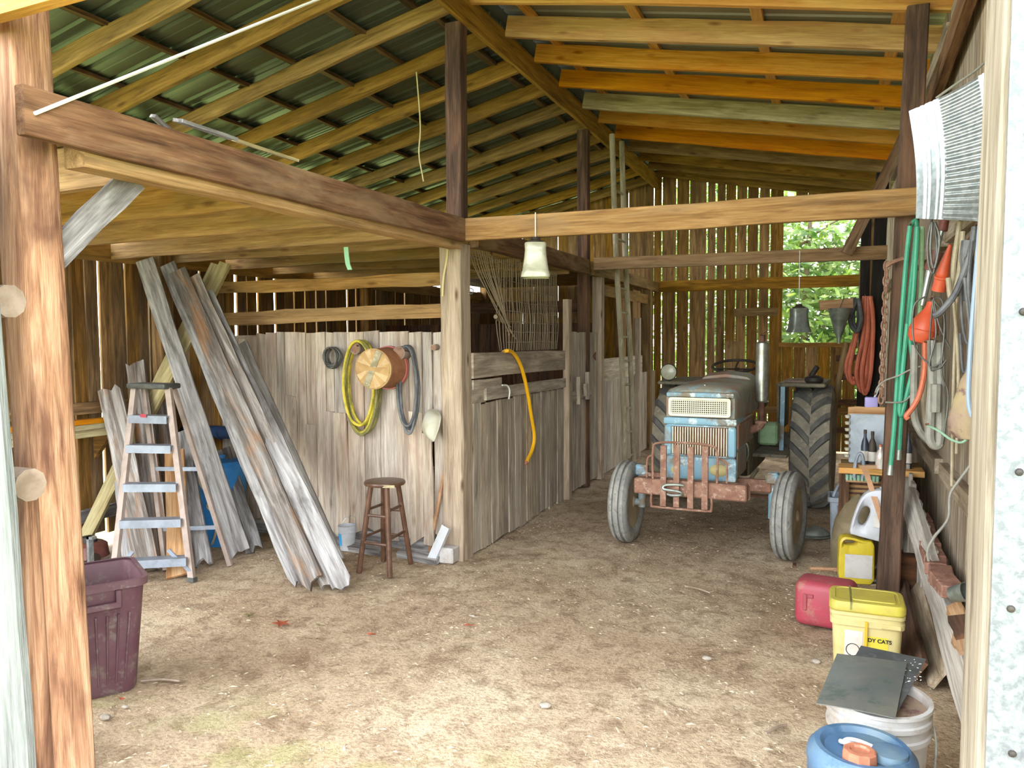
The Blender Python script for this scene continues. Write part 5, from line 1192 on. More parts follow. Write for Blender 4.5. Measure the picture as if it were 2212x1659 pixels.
# ---- litter pail
def litter():
    c = atZ(0.40, 1872, 1292); c.z = 0; c.y += 0.02
    t = thing('litter_pail', 'pale yellow rectangular pail with a yellow hinged lid and printed label', 'pail', c)
    mw = Matrix.Translation(c)
    def S(w, d, z, r=0.035): return [(x, y, z) for x, y in rrect(w, d, r, 4)]
    MB().loft([S(0.285, 0.215, 0), S(0.29, 0.22, 0.01), S(0.315, 0.24, 0.285), S(0.335, 0.26, 0.288), S(0.337, 0.262, 0.315), S(0.325, 0.25, 0.32), S(0.325, 0.25, 0.335), S(0.34, 0.265, 0.338), S(0.34, 0.265, 0.352), S(0.325, 0.25, 0.356), S(0.322, 0.246, 0.372)]).build('pail_body', 'paleyellow', t, mw)
    ld = MB().loft([S(0.335, 0.26, 0.355, 0.04), S(0.345, 0.27, 0.362, 0.045), S(0.345, 0.27, 0.392, 0.045), S(0.33, 0.255, 0.405, 0.045), S(0.29, 0.215, 0.408, 0.04), S(0.284, 0.21, 0.404, 0.04)]).build('lid', 'lidyellow', t, mw)
    MB().box(-0.078, -0.070, -0.1365, 0.136, 0.37, 0.4085).build('lid_hinge', 'olivehose', ld, mw, smooth=0)
    MB().loft([S(0.20, 0.175, 0.404, 0.02), S(0.195, 0.17, 0.409, 0.02)], X=Matrix.Translation((0.03, 0, 0))).build('lid_panel', 'lidyellow', ld, mw)
    MB().rbox(0.06, 0.15, -0.136, -0.128, 0.29, 0.312, 0.004, 1).build('side_grip', 'paleyellow', t, mw)
    MB().box(-0.016, -0.004, -0.138, -0.13, 0.17, 0.318, Matrix.Rotation(0.02, 4, 'Y')).build('carry_strap', 'strapyellow', t, mw, smooth=0)
    fy = lambda z: -0.110 - 0.0100 * z / 0.285 - 0.0015
    def plate(x0, x1, z0, z1, off, nm, mat):
        return MB().add([(x0, fy(z0) - off, z0), (x1, fy(z0) - off, z0), (x1, fy(z1) - off, z1), (x0, fy(z1) - off, z1), (x0, fy(z0) + 0.002, z0), (x1, fy(z0) + 0.002, z0), (x1, fy(z1) + 0.002, z1), (x0, fy(z1) + 0.002, z1)],
                        [(0, 1, 2, 3), (4, 7, 6, 5), (0, 4, 5, 1), (1, 5, 6, 2), (2, 6, 7, 3), (3, 7, 4, 0)]).build(nm, mat, t, mw, smooth=0)
    plate(-0.10, -0.018, 0.10, 0.262, 0.0005, 'white_label', 'paper')
    yl = plate(0.0, 0.095, 0.12, 0.242, 0.0005, 'yellow_label', 'yellowlabel')
    cu = bpy.data.curves.new('label_text', 'FONT'); cu.body = 'DY CATS'; cu.size = 0.026; cu.offset = 0.0009; cu.extrude = 0.0004; cu.materials.append(M['ink'])
    X = mw @ Matrix.Translation((0.004, fy(0.222) - 0.002, 0.216)) @ Matrix.Rotation(math.radians(90 + 2), 4, 'X')
    to = bpy.data.objects.new('text_source', cu); COL.objects.link(to)
    dg = bpy.context.evaluated_depsgraph_get(); me = bpy.data.meshes.new_from_object(to.evaluated_get(dg)); bpy.data.objects.remove(to)
    me.materials.clear(); me.materials.append(M['ink']); place(bpy.data.objects.new('label_text', me), X, yl)
    MB().tube([(-0.062 + 0.03 * math.cos(a), fy(0.17) - 0.002, 0.165 + 0.03 * math.sin(a)) for a in [2 * math.pi * k / 16 for k in range(16)]], 0.002, 5, 2, closed=True).build('label_emblem', 'ink', t, mw)
litter()
# ---- red fuel can behind it
c = gnd(1782, 1362); c.y += 0.12
t = thing('jerry_can', 'faded red plastic fuel can standing behind the yellow pail', 'fuel can', c, math.radians(-8))
mw = Matrix.Translation(c) @ Matrix.Rotation(math.radians(-8), 4, 'Z')
MB().rbox(-0.16, 0.17, -0.115, 0.115, 0.0, 0.27, 0.05, 3).build('can_body', 'red', t, mw)
MB().rbox(-0.11, -0.085, -0.122, -0.112, 0.1, 0.2, 0.004, 1).rbox(-0.085, -0.05, -0.122, -0.112, 0.175, 0.2, 0.004, 1).build('moulded_mark', 'red', t, mw)
MB().tube([(0.15, 0.04, 0.06), (0.21, 0.05, 0.08), (0.21, 0.05, 0.19), (0.15, 0.04, 0.21)], 0.016, 8).build('carry_handle', 'red', t, mw)
MB().lathe([(0.03, 0), (0.032, 0.045), (0.001, 0.05)], n=16).build('cap', 'tdark', t, mw @ Matrix.Translation((0.165, -0.06, 0.2)) @ Matrix.Rotation(math.radians(90), 4, 'Y'))
# ---- jugs: a flat moulded bottle with a hole for the hand
def hit(poly, c, ang):
    d = (math.cos(ang), math.sin(ang)); best = None
    for (x0, z0), (x1, z1) in zip(poly, poly[1:] + poly[:1]):
        ex, ez = x1 - x0, z1 - z0; den = d[0] * ez - d[1] * ex
        if abs(den) < 1e-12: continue
        t = ((x0 - c[0]) * ez - (z0 - c[1]) * ex) / den; u = ((x0 - c[0]) * d[1] - (z0 - c[1]) * d[0]) / den
        if t > 0 and -1e-9 <= u <= 1 + 1e-9 and (best is None or t > best): best = t
    return (c[0] + d[0] * best, c[1] + d[1] * best)
def jug(name, label, base, rz, outer, hole, d, body, cap_at, cap_mat, lab=None):
    t = thing(name, label, 'jug', base, rz)
    mw = Matrix.Translation(base) @ Matrix.Rotation(rz, 4, 'Z')
    op = [(p.x, p.z) for p in catmull([(x, 0, z) for x, z in outer], 5, True)]; ip = [(p.x, p.z) for p in catmull([(x, 0, z) for x, z in hole], 4, True)]
    hc = (sum(x for x, z in ip) / len(ip), sum(z for x, z in ip) / len(ip)); oc = (sum(x for x, z in op) / len(op), sum(z for x, z in op) / len(op))
    n = 56; A = [2 * math.pi * k / n for k in range(n)]
    O = [hit(op, hc, q) for q in A]; I = [hit(ip, hc, q) for q in A]
    def sh(P, k, c): return [(c[0] + (x - c[0]) * k, c[1] + (z - c[1]) * k) for x, z in P]
    h = d / 2; rg = []
    for P, y in ((I, -h * 0.45), (sh(I, 1.18, hc), -h * 0.7), (sh(O, 0.86, oc), -h), (sh(O, 0.96, oc), -h * 0.9), (O, -h * 0.55), (O, h * 0.55), (sh(O, 0.96, oc), h * 0.9), (sh(O, 0.86, oc), h), (sh(I, 1.18, hc), h * 0.7), (I, h * 0.45)):
        rg.append([(x, y, z) for x, z in P])
    MB().loft(rg, closed=True).build('jug_body', body, t, mw, smooth=50)
    MB().lathe([(0.024, -0.02), (0.024, 0.012), (0.028, 0.014), (0.028, 0.04), (0.001, 0.043)], n=18).build('cap', cap_mat, t, mw @ Matrix.Translation((cap_at[0], 0, cap_at[1])))
    if lab: MB().rbox(lab[0], lab[1], -h - 0.003, -h + 0.006, lab[2], lab[3], 0.002, 1).build('label_paper', 'paper', t, mw)
    return t
c = gnd(1848, 1262); c.y += 0.05
jug('oil_jug', 'bright yellow jug with a blank white label behind the red can', c, math.radians(4), [(-0.10, 0.0), (0.10, 0.0), (0.115, 0.02), (0.115, 0.24), (0.108, 0.29), (0.085, 0.315), (0.04, 0.31), (-0.01, 0.325), (-0.08, 0.33), (-0.11, 0.30), (-0.115, 0.24), (-0.115, 0.02)], [(-0.075, 0.275), (-0.07, 0.297), (-0.02, 0.296), (0.0, 0.283), (-0.02, 0.272), (-0.06, 0.27)], 0.12, 'yellow', (0.078, 0.30), 'tdark', (-0.075, 0.1, 0.045, 0.21))
# ---- olive sack behind the yellow jug
c = V((0.22, 6.1, 0))
secs = []
for i in range(9):
    s = i / 8; r = 0.19 * (1 - s ** 2.6) ** 0.5 if s < 1 else 0.01; r = max(r, 0.01) * (0.92 + 0.08 * math.sin(3 * s))
    secs.append([(c.x + 1.0 * r * math.cos(a) * (1 + 0.06 * math.sin(3 * a)), c.y + 0.8 * r * math.sin(a), 0.56 * s) for a in [2 * math.pi * k / 20 for k in range(20)]])
tag(MB().loft(secs).own('feed_sack', 'olivesack'), 'bulging olive-tan feed sack behind the yellow jug', 'sack')
# ---- white jug, cardboard box, grey tub, brush
jug('white_jug', 'white plastic jug with a big handle resting on the tan sack', atY(5.74, 1880, 1156), math.radians(-4), [(-0.13, 0.02), (-0.10, 0.0), (0.10, -0.035), (0.135, -0.02), (0.135, 0.2), (0.10, 0.315), (0.02, 0.325), (-0.05, 0.28), (-0.10, 0.16)], [(-0.05, 0.19), (-0.015, 0.20), (-0.005, 0.16), (-0.035, 0.08), (-0.065, 0.07), (-0.075, 0.11)], 0.13, 'whiteplastic', (0.08, 0.30), 'whiteplastic', (0.02, 0.11, 0.07, 0.15))
c = atY(6.45, 1828, 1170); c.z = 0
t = thing('storage_tub', 'tall grey plastic tub beside the rear tractor tyre', 'tub', c)
mw = Matrix.Translation(c)
def S4(w, d, z, r): return [(x, y, z) for x, y in rrect(w, d, r, 4)]
MB().loft([S4(0.22, 0.22, 0, 0.03), S4(0.25, 0.25, 0.44, 0.03), S4(0.28, 0.28, 0.445, 0.035), S4(0.28, 0.28, 0.48, 0.035), S4(0.25, 0.25, 0.48, 0.03), S4(0.21, 0.21, 0.02, 0.02)]).build('tub_body', 'greybin', t, mw)
for k in range(3): MB().tube([(-0.07 + 0.07 * k, -0.113, 0.03), (-0.07 + 0.07 * k, -0.126, 0.42)], 0.006, 6, smooth=False).build('rib', 'greybin', t, mw)
MB().tube([(-0.1, -0.05, 0.47), (-0.06, -0.02, 0.56), (0.02, 0.03, 0.60), (0.08, 0.1, 0.55)], 0.012, 7).build('carry_handle', 'greybin', t, mw)
b = atY(6.15, 1868, 1130)
c = V((b.x, 6.2, 0))
t = thing('cardboard_box', 'tan cardboard box with slots between the grey tub and the post', 'box', c, math.radians(6))
mw = Matrix.Translation(c) @ Matrix.Rotation(math.radians(6), 4, 'Z')
hb = 0.70
bx = MB().rbox(-0.14, 0.14, -0.02, 0.18, 0.0, hb, 0.004, 1).build('box_body', 'card', t, mw)
for k in range(4):
    MB().box(-0.12, 0.10, -0.026, -0.018, hb - 0.05 - 0.035 * k, hb - 0.035 - 0.035 * k).build('slot', 'rustdark', t, mw, smooth=0)
for s in (-1, 1):
    MB().box(-0.14, 0.14, -0.004, 0.0, 0, 0.1, Matrix.Translation((0, -0.02 if s < 0 else 0.18, hb)) @ Matrix.Rotation(math.radians(-50 * s), 4, 'X')).build('flap', 'card', t, mw, smooth=0)
p = atY(6.1, 1862, 1042)
t = thing('scrub_brush', 'scrub brush with pale green bristles lying on the cardboard box', 'brush', p)
MB().rbox(-0.11, 0.11, -0.03, 0.03, 0, 0.02, 0.006, 1).build('brush_block', 'brown_tool', t, Matrix.Translation(p))
for k in range(9): MB().tube([(-0.1 + 0.025 * k, -0.02, 0.015), (-0.1 + 0.025 * k, -0.035, 0.04), (-0.1 + 0.025 * k, -0.04, 0.06)], 0.011, 6).build('bristle_tuft', 'greenbrush', t, Matrix.Translation(p))
a = atY(5.62, 1905, 1112); b = atY(5.75, 1866, 1008)
tag(board('wood_stick', V((a.x + 0.02, a.y, a.z - 0.1)), b, 0.035, 0.02, (0, -1, 0.1), 'brown_tool'), 'pale stick slanting across the white jug', 'stick')
# ---- shelf with bottles beside the post
zs = atY(5.95, 1880, 1010).z
t = thing('tool_shelf', 'small rough plank shelf fixed behind the dark hose post', 'shelf', (0.27, 6.0, zs))
board('shelf_board', (0.08, 5.98, zs - 0.02), (0.62, 5.98, zs - 0.02), 0.2, 0.04, (0, 0, 1), 'gold', t)
board('shelf_board', (0.1, 6.2, zs - 0.02), (0.62, 6.2, zs - 0.02), 0.2, 0.04, (0, 0, 1), 'goldold', t)
for x in (0.12, 0.58): board('shelf_leg', (x, 6.1, 0), (x, 6.1, zs - 0.04), 0.07, 0.05, (0, -1, 0), 'darkpost', t)
tag(board('scrap_block', (0.21, 5.90, zs + 0.012), (0.34, 5.95, zs + 0.012), 0.06, 0.024, (0, 0, 1), 'new'), 'small wood offcut on the tool shelf', 'block')
p = atY(6.1, 1876, 980)
t = thing('metal_cabinet', 'pale grey metal cabinet standing on the tool shelf', 'cabinet', V((p.x, 6.2, zs)))
zt = atY(6.12, 1870, 895).z
MB().rbox(p.x - 0.13, p.x + 0.14, 6.13, 6.28, zs, zt, 0.008, 1).build('cabinet_body', 'greybox', t)
for k in range(7): MB().lathe([(0.001, 0.0), (0.014, 0.003), (0.02, 0.022), (0.012, 0.026), (0.001, 0.026)], (p.x - 0.142, 6.12, zs + 0.04 + 0.048 * k), n=10).build('screw_jar', 'cream', t)
tag(board('scrap_block', (p.x - 0.14, 6.16, zt + 0.022), (p.x + 0.12, 6.16, zt + 0.022), 0.06, 0.042, (0, -1, 0), 'new'), 'wood block lying on top of the grey cabinet', 'block')
def bottle(name, label, cat, px, py, r, h, mat, cap, y=6.02, grp=None, z=None):
    c = atY(y, px, py); c.z = zs if z is None else z
    t = thing(name, label, cat, c, group=grp)
    MB().lathe([(0.001, 0), (r, 0), (r * 1.02, 0.01), (r, h * 0.55), (r * 0.8, h * 0.68), (r * 0.38, h * 0.8), (r * 0.36, h * 0.92), (0.001, h * 0.93)], n=18).build('bottle_body', mat, t, Matrix.Translation(c))
    MB().lathe([(0.001, h * 0.9), (r * 0.42, h * 0.9), (r * 0.4, h), (0.001, h)], n=14).build('cap', cap, t, Matrix.Translation(c))
    MB().lathe([(r * 1.03, h * 0.15), (r * 1.03, h * 0.42)], n=18).build('label_band', 'paper' if mat != 'spray' else 'paper', t, Matrix.Translation(c))
bottle('oil_bottle', 'slim dark bottle with a blue mark in front of the grey cabinet', 'bottle', 1868, 985, 0.026, 0.26, 'bottle', 'tdark')
bottle('oil_bottle', 'dark ribbed bottle beside the spray can on the tool shelf', 'bottle', 1884, 985, 0.028, 0.25, 'tdark', 'tdark')
bottle('spray_can', 'silver spray can with a reddish top on the tool shelf', 'can', 1902, 992, 0.032, 0.17, 'spray', 'browncap', y=5.93)
bottle('glue_bottle', 'dark slim bottle standing to the right of the hose post', 'bottle', 1962, 1010, 0.022, 0.26, 'bottle', 'tdark', y=6.0)
tag(board('ledge_board', (0.47, 5.9, zs - 0.015), (0.66, 5.9, zs - 0.015), 0.14, 0.03, (0, 0, 1), 'gold'), 'short yellow ledge right of the hose post', 'ledge') if False else None
p = atY(6.05, 1884, 866)
t = thing('hand_broom', 'lilac plastic brush head standing on the grey cabinet', 'brush', V((p.x, 6.05, zt + 0.045)))
MB().rbox(p.x - 0.045, p.x + 0.045, 6.14, 6.18, zt + 0.044, zt + 0.125, 0.012, 2).build('brush_head', 'purple', t)
MB().tube([(p.x + 0.02, 6.16, zt + 0.12), (p.x + 0.05, 6.16, zt + 0.2)], 0.008, 6, smooth=False).build('brush_stem', 'whiteplastic', t)
pts = [atY(5.9, x, y) for x, y in ((1845, 1032), (1848, 1000), (1855, 980), (1863, 985), (1866, 1015), (1862, 1034))]
tag(MB().tube(pts, 0.012, 7).own('strap_loop', 'greybin'), 'grey strap loop standing out of the tub below the shelf', 'strap')
# ---- chrome bits, white strip, lamp housing on the floor
c = gnd(1885, 1262)
mb = MB().tube([c + V((-0.09, 0, 0.012)), c + V((-0.05, 0.03, 0.06)), c + V((0.02, 0.05, 0.11)), c + V((0.05, 0.1, 0.14))], 0.009, 7).tube([c + V((-0.08, 0.02, 0.01)), c + V((0.0, -0.01, 0.03)), c + V((0.06, 0.02, 0.012))], 0.011, 7)
tag(mb.own('wrench', 'galv'), 'bent shiny metal lever lying at the foot of the hose post', 'tool')
c = gnd(1806, 1226)
t = thing('plastic_strip', 'small white perforated strip standing beside the yellow jug', 'strip', c)
MB().box(-0.014, 0.014, 0.0, 0.004, 0, 0.12).build('strip_body', 'whiteplastic', t, Matrix.Translation(c), smooth=0)
for k in range(6): MB().box(0.0, 0.008, -0.001, 0.002, 0.02 + 0.016 * k, 0.028 + 0.016 * k).build('hole_mark', 'tdark', t, Matrix.Translation(c), smooth=0)
c = gnd(1760, 1166); c.y += 0.1
t = thing('lamp_housing', 'clear plastic lamp housing lying behind the front tractor tyre', 'lamp housing', c, math.radians(15))
mw = Matrix.Translation(c) @ Matrix.Rotation(math.radians(15), 4, 'Z')
MB().lathe([(0.001, 0.0), (0.12, 0.0), (0.13, 0.02), (0.11, 0.05), (0.05, 0.09), (0.001, 0.10)], n=24, sx=1.0, sy=0.6).build('housing_shell', 'galvdull', t, mw)
MB().lathe([(0.13, 0.015), (0.136, 0.02), (0.13, 0.028)], n=24, sx=1.02, sy=0.62).build('housing_rim', 'dark_plastic', t, mw)
a = gnd(1750, 1232); b = gnd(1815, 1232)
tag(MB().tube([a + V((0, 0, 0.015)), b + V((0.1, 0, 0.015))], 0.012, 7, smooth=False).own('wood_stick', 'brown_tool'), 'thin stick lying on the dirt beside the yellow jug', 'stick')
c = gnd(1716, 1222)
tag(MB().box(c.x - 0.012, c.x + 0.012, c.y - 0.04, c.y + 0.04, 0.0, 0.012, ).own('metal_scrap', 'rustdark', smooth=0), 'small dark flat scrap on the dirt before the front tyre', 'scrap')

# ---- rail, bricks and planks at the foot of the tool-side wall
a = atX(0.50, 1962, 1075); b = atX(0.575, 2072, 1440)
rl = board('wall_rail', a, a + (b - a) * 1.35, 0.16, 0.04, (-1, 0, 0.25), 'railwood', segs=8, jit=0.012)
tag(rl, 'pale weathered rail slanting along the foot of the tool-side wall', 'rail')
wsl = struct(empty('wall_low', (0.58, 5.0, 0)), 'low pale board wall under the slanting rail')
y = 3.4
while y < 6.35:
    wd = rnd.uniform(0.12, 0.17); k_ = (y + wd / 2 - a.y) / (b.y - a.y); q = a + (b - a) * k_
    board('low_board', (q.x + 0.045, y + wd / 2, -0.01), (q.x + 0.045, y + wd / 2, max(q.z, 0.10) + 0.05), wd - 0.005, 0.022, (-1, 0, 0), 'railwood', wsl, segs=3); y += wd
blab = ['far dark red brick', 'second red brick', 'third red brick', 'fourth red brick', 'fifth red brick', 'sixth red brick', 'last red brick, nearest the grey cup']
bp_ = [(1990, 1125), (1998, 1150), (2006, 1175), (2014, 1200), (2022, 1222), (2033, 1243), (2044, 1262)]
for k, (x, y) in enumerate(bp_):
    q = atX(0.565, x, y)
    X = Matrix.Translation(q) @ Matrix.Rotation(rnd.uniform(-0.2, 0.2), 4, 'Z') @ Matrix.Rotation(rnd.uniform(-0.15, 0.15), 4, 'X')
    tag(MB().rbox(-0.055, 0.055, -0.10, 0.10, -0.033, 0.033, 0.006, 1).build('brick', 'brick', None, X), blab[k] + ' in the row laid behind the pale rail', 'brick', 'bricks behind the pale rail')
# a rough ledge timber that carries them
q0, q1 = atX(0.62, 1985, 1132), atX(0.62, 2090, 1430)
tag(board('ledge_timber', q0 + V((0, 0.1, -0.07)), q1 + V((0, -0.2, -0.09)), 0.09, 0.07, (0, 0, 1), 'rwall', segs=6, jit=0.006), 'brown ledge timber on the tool-side wall carrying bricks', 'ledge')
for k, (x, y, lab) in enumerate(((2068, 1325, 'flat rusty shard on the ledge below the grey cup'), (2078, 1352, 'curved rusty shard lower on the ledge by the jamb'), (2084, 1385, 'lowest rusty shard on the ledge by the jamb'))):
    q = atX(0.585, x, y)
    tag(board('rusty_shard', q + V((0, 0.09, 0.01)), q + V((0.0, -0.09, -0.015)), 0.08, 0.025, (-0.5, 0.1, 1), 'darkpost' if k == 1 else 'new', segs=4, jit=0.01, rag=0.02), lab, 'shard', 'shards on the ledge')
q = atX(0.56, 2056, 1284)
t = thing('tin_cup', 'dull grey tin cup tipped over on the ledge', 'cup', q)
MB().lathe([(0.001, 0), (0.035, 0), (0.045, 0.075), (0.048, 0.08), (0.042, 0.075), (0.032, 0.005), (0.001, 0.005)], n=22).build('cup_body', 'galvdull', t, Matrix.Translation(q) @ Matrix.Rotation(math.radians(60), 4, 'Y') @ Matrix.Rotation(0.6, 4, 'X'))
a = gnd(1985, 1480); b = gnd(1965, 1330)
for k, (x0, x1, lab) in enumerate(((0.42, 0.47, 'brown board lying on edge behind the yellow pail'), (0.52, 0.54, 'grey board lying along the foot of the wall'))):
    tag(board('floor_board', (x0, 4.1, 0.08), (x1, 6.3, 0.12), 0.13, 0.03, (-0.8, 0, 0.5), 'rwall' if k else 'darkpost', jit=0.008), lab, 'board', 'boards along the wall foot')
c = V((0.44, 5.15, 0.0))
tag(MB().rbox(0.43, 0.58, 5.42, 5.56, 0, 0.30, 0.01, 1).own('wood_block', 'darkpost'), 'short upright block between the hose post and the wall rail', 'block')

# ---- hung on the post and wall
def hang(name, label, cat, strands, y, mats, rs, parts=None, caps=None, k=6):
    P0 = atY(y if not isinstance(y, (list, tuple)) else y[0], *strands[0][0])
    t = thing(name, label, cat, P0)
    for i, s in enumerate(strands):
        yy = y if not isinstance(y, (list, tuple)) else y[i % len(y)]
        pts = [atY(yy + (q[2] if len(q) > 2 else 0), q[0], q[1]) for q in s]
        MB().tube(pts, rs if not isinstance(rs, (list, tuple)) else rs[i % len(rs)], 8, k).build((parts or ['strand'])[i % len(parts or [1])], mats if isinstance(mats, str) else mats[i % len(mats)], t)
        if caps and i in caps:
            a_, b_ = pts[-2], pts[-1]; d_ = (b_ - a_).normalized()
            MB().cyl(b_ - d_ * 0.01, b_ + d_ * 0.05, 0.016, 0.02, n=12).build('hose_cap', 'galvdull', t)
    MB().cyl(P0 + V((0, 0.03, 0.0)), P0 + V((0, -0.05, 0.01)), 0.006, n=8).build('nail', 'rustdark', t)
    return t
hang('green_hose', 'mint green garden hose hung in long strands on the dark post', 'hose',
     [[(1966, 488), (1957, 571), (1944, 739), (1933, 907), (1924, 1008)], [(1966, 488), (1980, 486), (1966, 627), (1956, 740), (1949, 860), (1942, 975)], [(1982, 490), (1974, 620), (1966, 720), (1972, 790), (1962, 840), (1948, 895), (1944, 880), (1950, 800), (1960, 700)], [(1992, 490), (1990, 600), (1986, 680), (1978, 740)]],
     [5.10, 5.13, 5.07, 5.12], ['greenhose', 'greenhose', 'greenhose', 'greenpale'], 0.0135, caps=(0, 1))
hang('orange_hose', 'long faded orange hose coil hung by the window opening', 'hose',
     [[(1868, 640), (1856, 700), (1838, 780), (1836, 815), (1848, 825), (1862, 760), (1870, 680), (1868, 640)], [(1872, 640), (1866, 720), (1850, 800), (1858, 840), (1866, 838), (1874, 780), (1878, 690), (1874, 640)], [(1876, 640), (1874, 720), (1862, 800), (1864, 842), (1872, 845), (1882, 780), (1886, 690), (1880, 640)], [(1866, 650), (1846, 730), (1828, 790), (1836, 822), (1846, 815)], [(1880, 642), (1886, 700), (1882, 790), (1874, 842), (1868, 840)]],
     [8.55, 8.52, 8.49, 8.57, 8.47], 'orangehose', 0.022)
hang('black_hose', 'short black rubber coil hung left of the orange hose', 'hose',
     [[(1848, 645), (1836, 668), (1838, 700), (1848, 712), (1856, 690), (1850, 645)], [(1850, 645), (1842, 680), (1846, 708), (1856, 705), (1858, 670), (1852, 645)], [(1850, 645), (1836, 690), (1850, 716), (1860, 690), (1854, 645)]], [8.5, 8.47, 8.44], 'blackhose', 0.022)
# wooden arm and funnel
a = atY(8.36, 1770, 660); b = atY(8.40, 1842, 655)
tag(board('wooden_bracket', a, b, 0.10, 0.06, (0, -1, 0), 'new', segs=3), 'short pale wooden arm sticking out from the window post', 'wood arm')
c = atY(8.2, 1812, 738)
t = thing('tin_funnel', 'dull galvanised funnel hanging below the wooden arm', 'funnel', c)
MB().lathe([(0.012, -0.02), (0.02, 0.03), (0.045, 0.10), (0.105, 0.32), (0.108, 0.325), (0.10, 0.318), (0.04, 0.1)], n=24).build('funnel_cone', 'galvdull', t, Matrix.Translation(c))
MB().tube([(0, 0, 0.32), (0.03, 0.05, 0.4), (0.04, 0.1, 0.45)], 0.005, 5).build('hanger', 'wire', t, Matrix.Translation(c))
a = V((0.02, 8.9, 0)); b = atY(8.9, 1835, 735)
tag(MB().tube([gnd(1790, 1040) * 1.0, atY(8.7, 1803, 880), atY(8.65, 1828, 740)], 0.03, 8).own('leaning_pole', 'poledark'), 'brown pole leaning behind the rear tractor tyre', 'pole')
# chain
t = thing('rusty_chain', 'rusty link chain hanging down the left side of the hose post', 'chain', atY(5.2, 1914, 570))
top = atY(5.22, 1915, 575); bot = atY(5.22, 1903, 862); n = int((bot - top).length / 0.042)
lk = None
for k in range(n):
    p = top.lerp(bot, k / (n - 1)); X = Matrix.Translation(p) @ Matrix.Rotation(math.radians(20 + 90 * (k % 2)), 4, 'Z')
    if lk is None:
        mb = MB().tube([(0.015 * math.cos(a) , 0, 0.03 * math.sin(a)) for a in [2 * math.pi * j / 10 for j in range(10)]], 0.006, 6, 2, closed=True)
        lk = mb.build('chain_link', 'rust', t, X)
    else: place(bpy.data.objects.new('chain_link', lk.data), X, t)
MB().tube([top, top + V((0.03, -0.02, 0.02)), top + V((0.09, -0.03, 0.04))], 0.012, 6).build('chain_hook', 'rust', t)
# jointed tool with maroon sockets
pts = [atY(4.75, x, y) for x, y in ((2040, 480), (2020, 555), (2010, 578), (1992, 660))]
t = thing('jack_handle', 'jointed steel rod tool with maroon sockets hung beside the green hose', 'tool', pts[0])
MB().tube([pts[0], pts[1]], 0.011, 8, smooth=False).build('rod', 'galvdull', t)
MB().tube([pts[2], pts[3]], lambda s: 0.02 - 0.006 * s, 10, smooth=False).build('barrel_tube', 'galvdull', t)
MB().cyl(pts[0].lerp(pts[1], -0.05), pts[0].lerp(pts[1], 0.25), 0.022, 0.026, n=12).build('socket', 'maroonmetal', t)
MB().cyl(pts[1].lerp(pts[2], -0.5), pts[1].lerp(pts[2], 1.3), 0.033, 0.03, n=12).build('socket', 'maroonmetal', t)
# orange spout and bulb
a = atY(4.55, 2053, 528); b = atY(4.62, 2027, 628)
t = thing('funnel_spout', 'orange plastic funnel spout pointing up beside the tools', 'funnel', b)
d_ = (a - b); z = d_.normalized(); x = z.orthogonal().normalized(); y = z.cross(x); L = d_.length
mwf = Matrix(((x.x, y.x, z.x, b.x), (x.y, y.y, z.y, b.y), (x.z, y.z, z.z, b.z), (0, 0, 0, 1)))
MB().lathe([(0.035, 0), (0.032, 0.06), (0.036, 0.065), (0.036, 0.075), (0.030, 0.08), (0.033, 0.09), (0.03, 0.1), (0.008, L), (0.001, L)], n=20).build('spout_cone', 'orange', t, mwf)
c = atY(4.72, 1986, 742)
t = thing('orange_float', 'round orange plastic bulb hanging on the tool-side wall', 'bulb', c)
MB().lathe([(0.001, 0.0), (0.05, 0.006), (0.068, 0.03), (0.074, 0.07), (0.066, 0.12), (0.045, 0.16), (0.028, 0.19), (0.022, 0.23), (0.001, 0.235)], n=26).build('bulb_body', 'orange', t, Matrix.Translation(c) @ Matrix.Rotation(math.radians(14), 4, 'Y'))
MB().tube([(0.0745 * math.cos(a), 0.0745 * math.sin(a), 0.07) for a in [2 * math.pi * k / 20 for k in range(20)]], 0.003, 5, 2, closed=True).build('bulb_seam', 'orange', t, Matrix.Translation(c) @ Matrix.Rotation(math.radians(14), 4, 'Y'))
hang('orange_pipe', 'thin orange hose drooping below the orange bulb', 'hose', [[(1998, 740), (1997, 800), (1987, 850), (1972, 880), (1958, 898), (1962, 905)]], 4.68, 'orangehose', 0.014)
hang('tan_hose', 'thick tan hose bent into a long loop below the orange bulb', 'hose', [[(1976, 745), (1974, 830), (1976, 900), (1990, 935), (2010, 955), (2022, 962), (2026, 945)], [(2000, 750), (1994, 850), (2000, 910), (2008, 940)]], [4.78, 4.82], ['greyhose', 'tanhose'], 0.020)
hang('grey_hose', 'thick grey hose hanging in a loop beside the tan hose', 'hose', [[(2014, 735), (2014, 830), (2010, 900), (2009, 945), (2018, 962), (2030, 955), (2032, 900), (2031, 830), (2030, 740)], [(2022, 830), (2021, 890)]], [4.62, 4.56], 'greyhose', [0.024, 0.026])
hang('wire_bundle', 'tangle of thin silvery wires hung over the hoses', 'wire',
     [[(2012, 645), (2035, 650), (2042, 720), (2030, 780), (2012, 800), (2008, 740), (2014, 660)], [(2016, 640), (2028, 700), (2052, 752)], [(2014, 648), (2022, 720), (2008, 790), (2040, 780)], [(2018, 650), (2040, 690), (2034, 800), (2048, 850), (2042, 920), (2036, 960)], [(2000, 640), (1975, 660), (1972, 720), (1982, 760), (2010, 790)], [(2010, 800), (2030, 795), (2044, 778)]], [4.60, 4.57, 4.58, 4.56, 4.59, 4.55], 'wire', 0.0045)
hang('loose_wire', 'pale loose wire strung from the post to the wire tangle', 'wire', [[(1890, 852), (1896, 836), (1912, 822), (1940, 812), (1966, 799), (2008, 785)], [(1912, 869), (1950, 868), (1972, 850), (2010, 824)]], [5.06, 5.05], 'greyhose', 0.005)
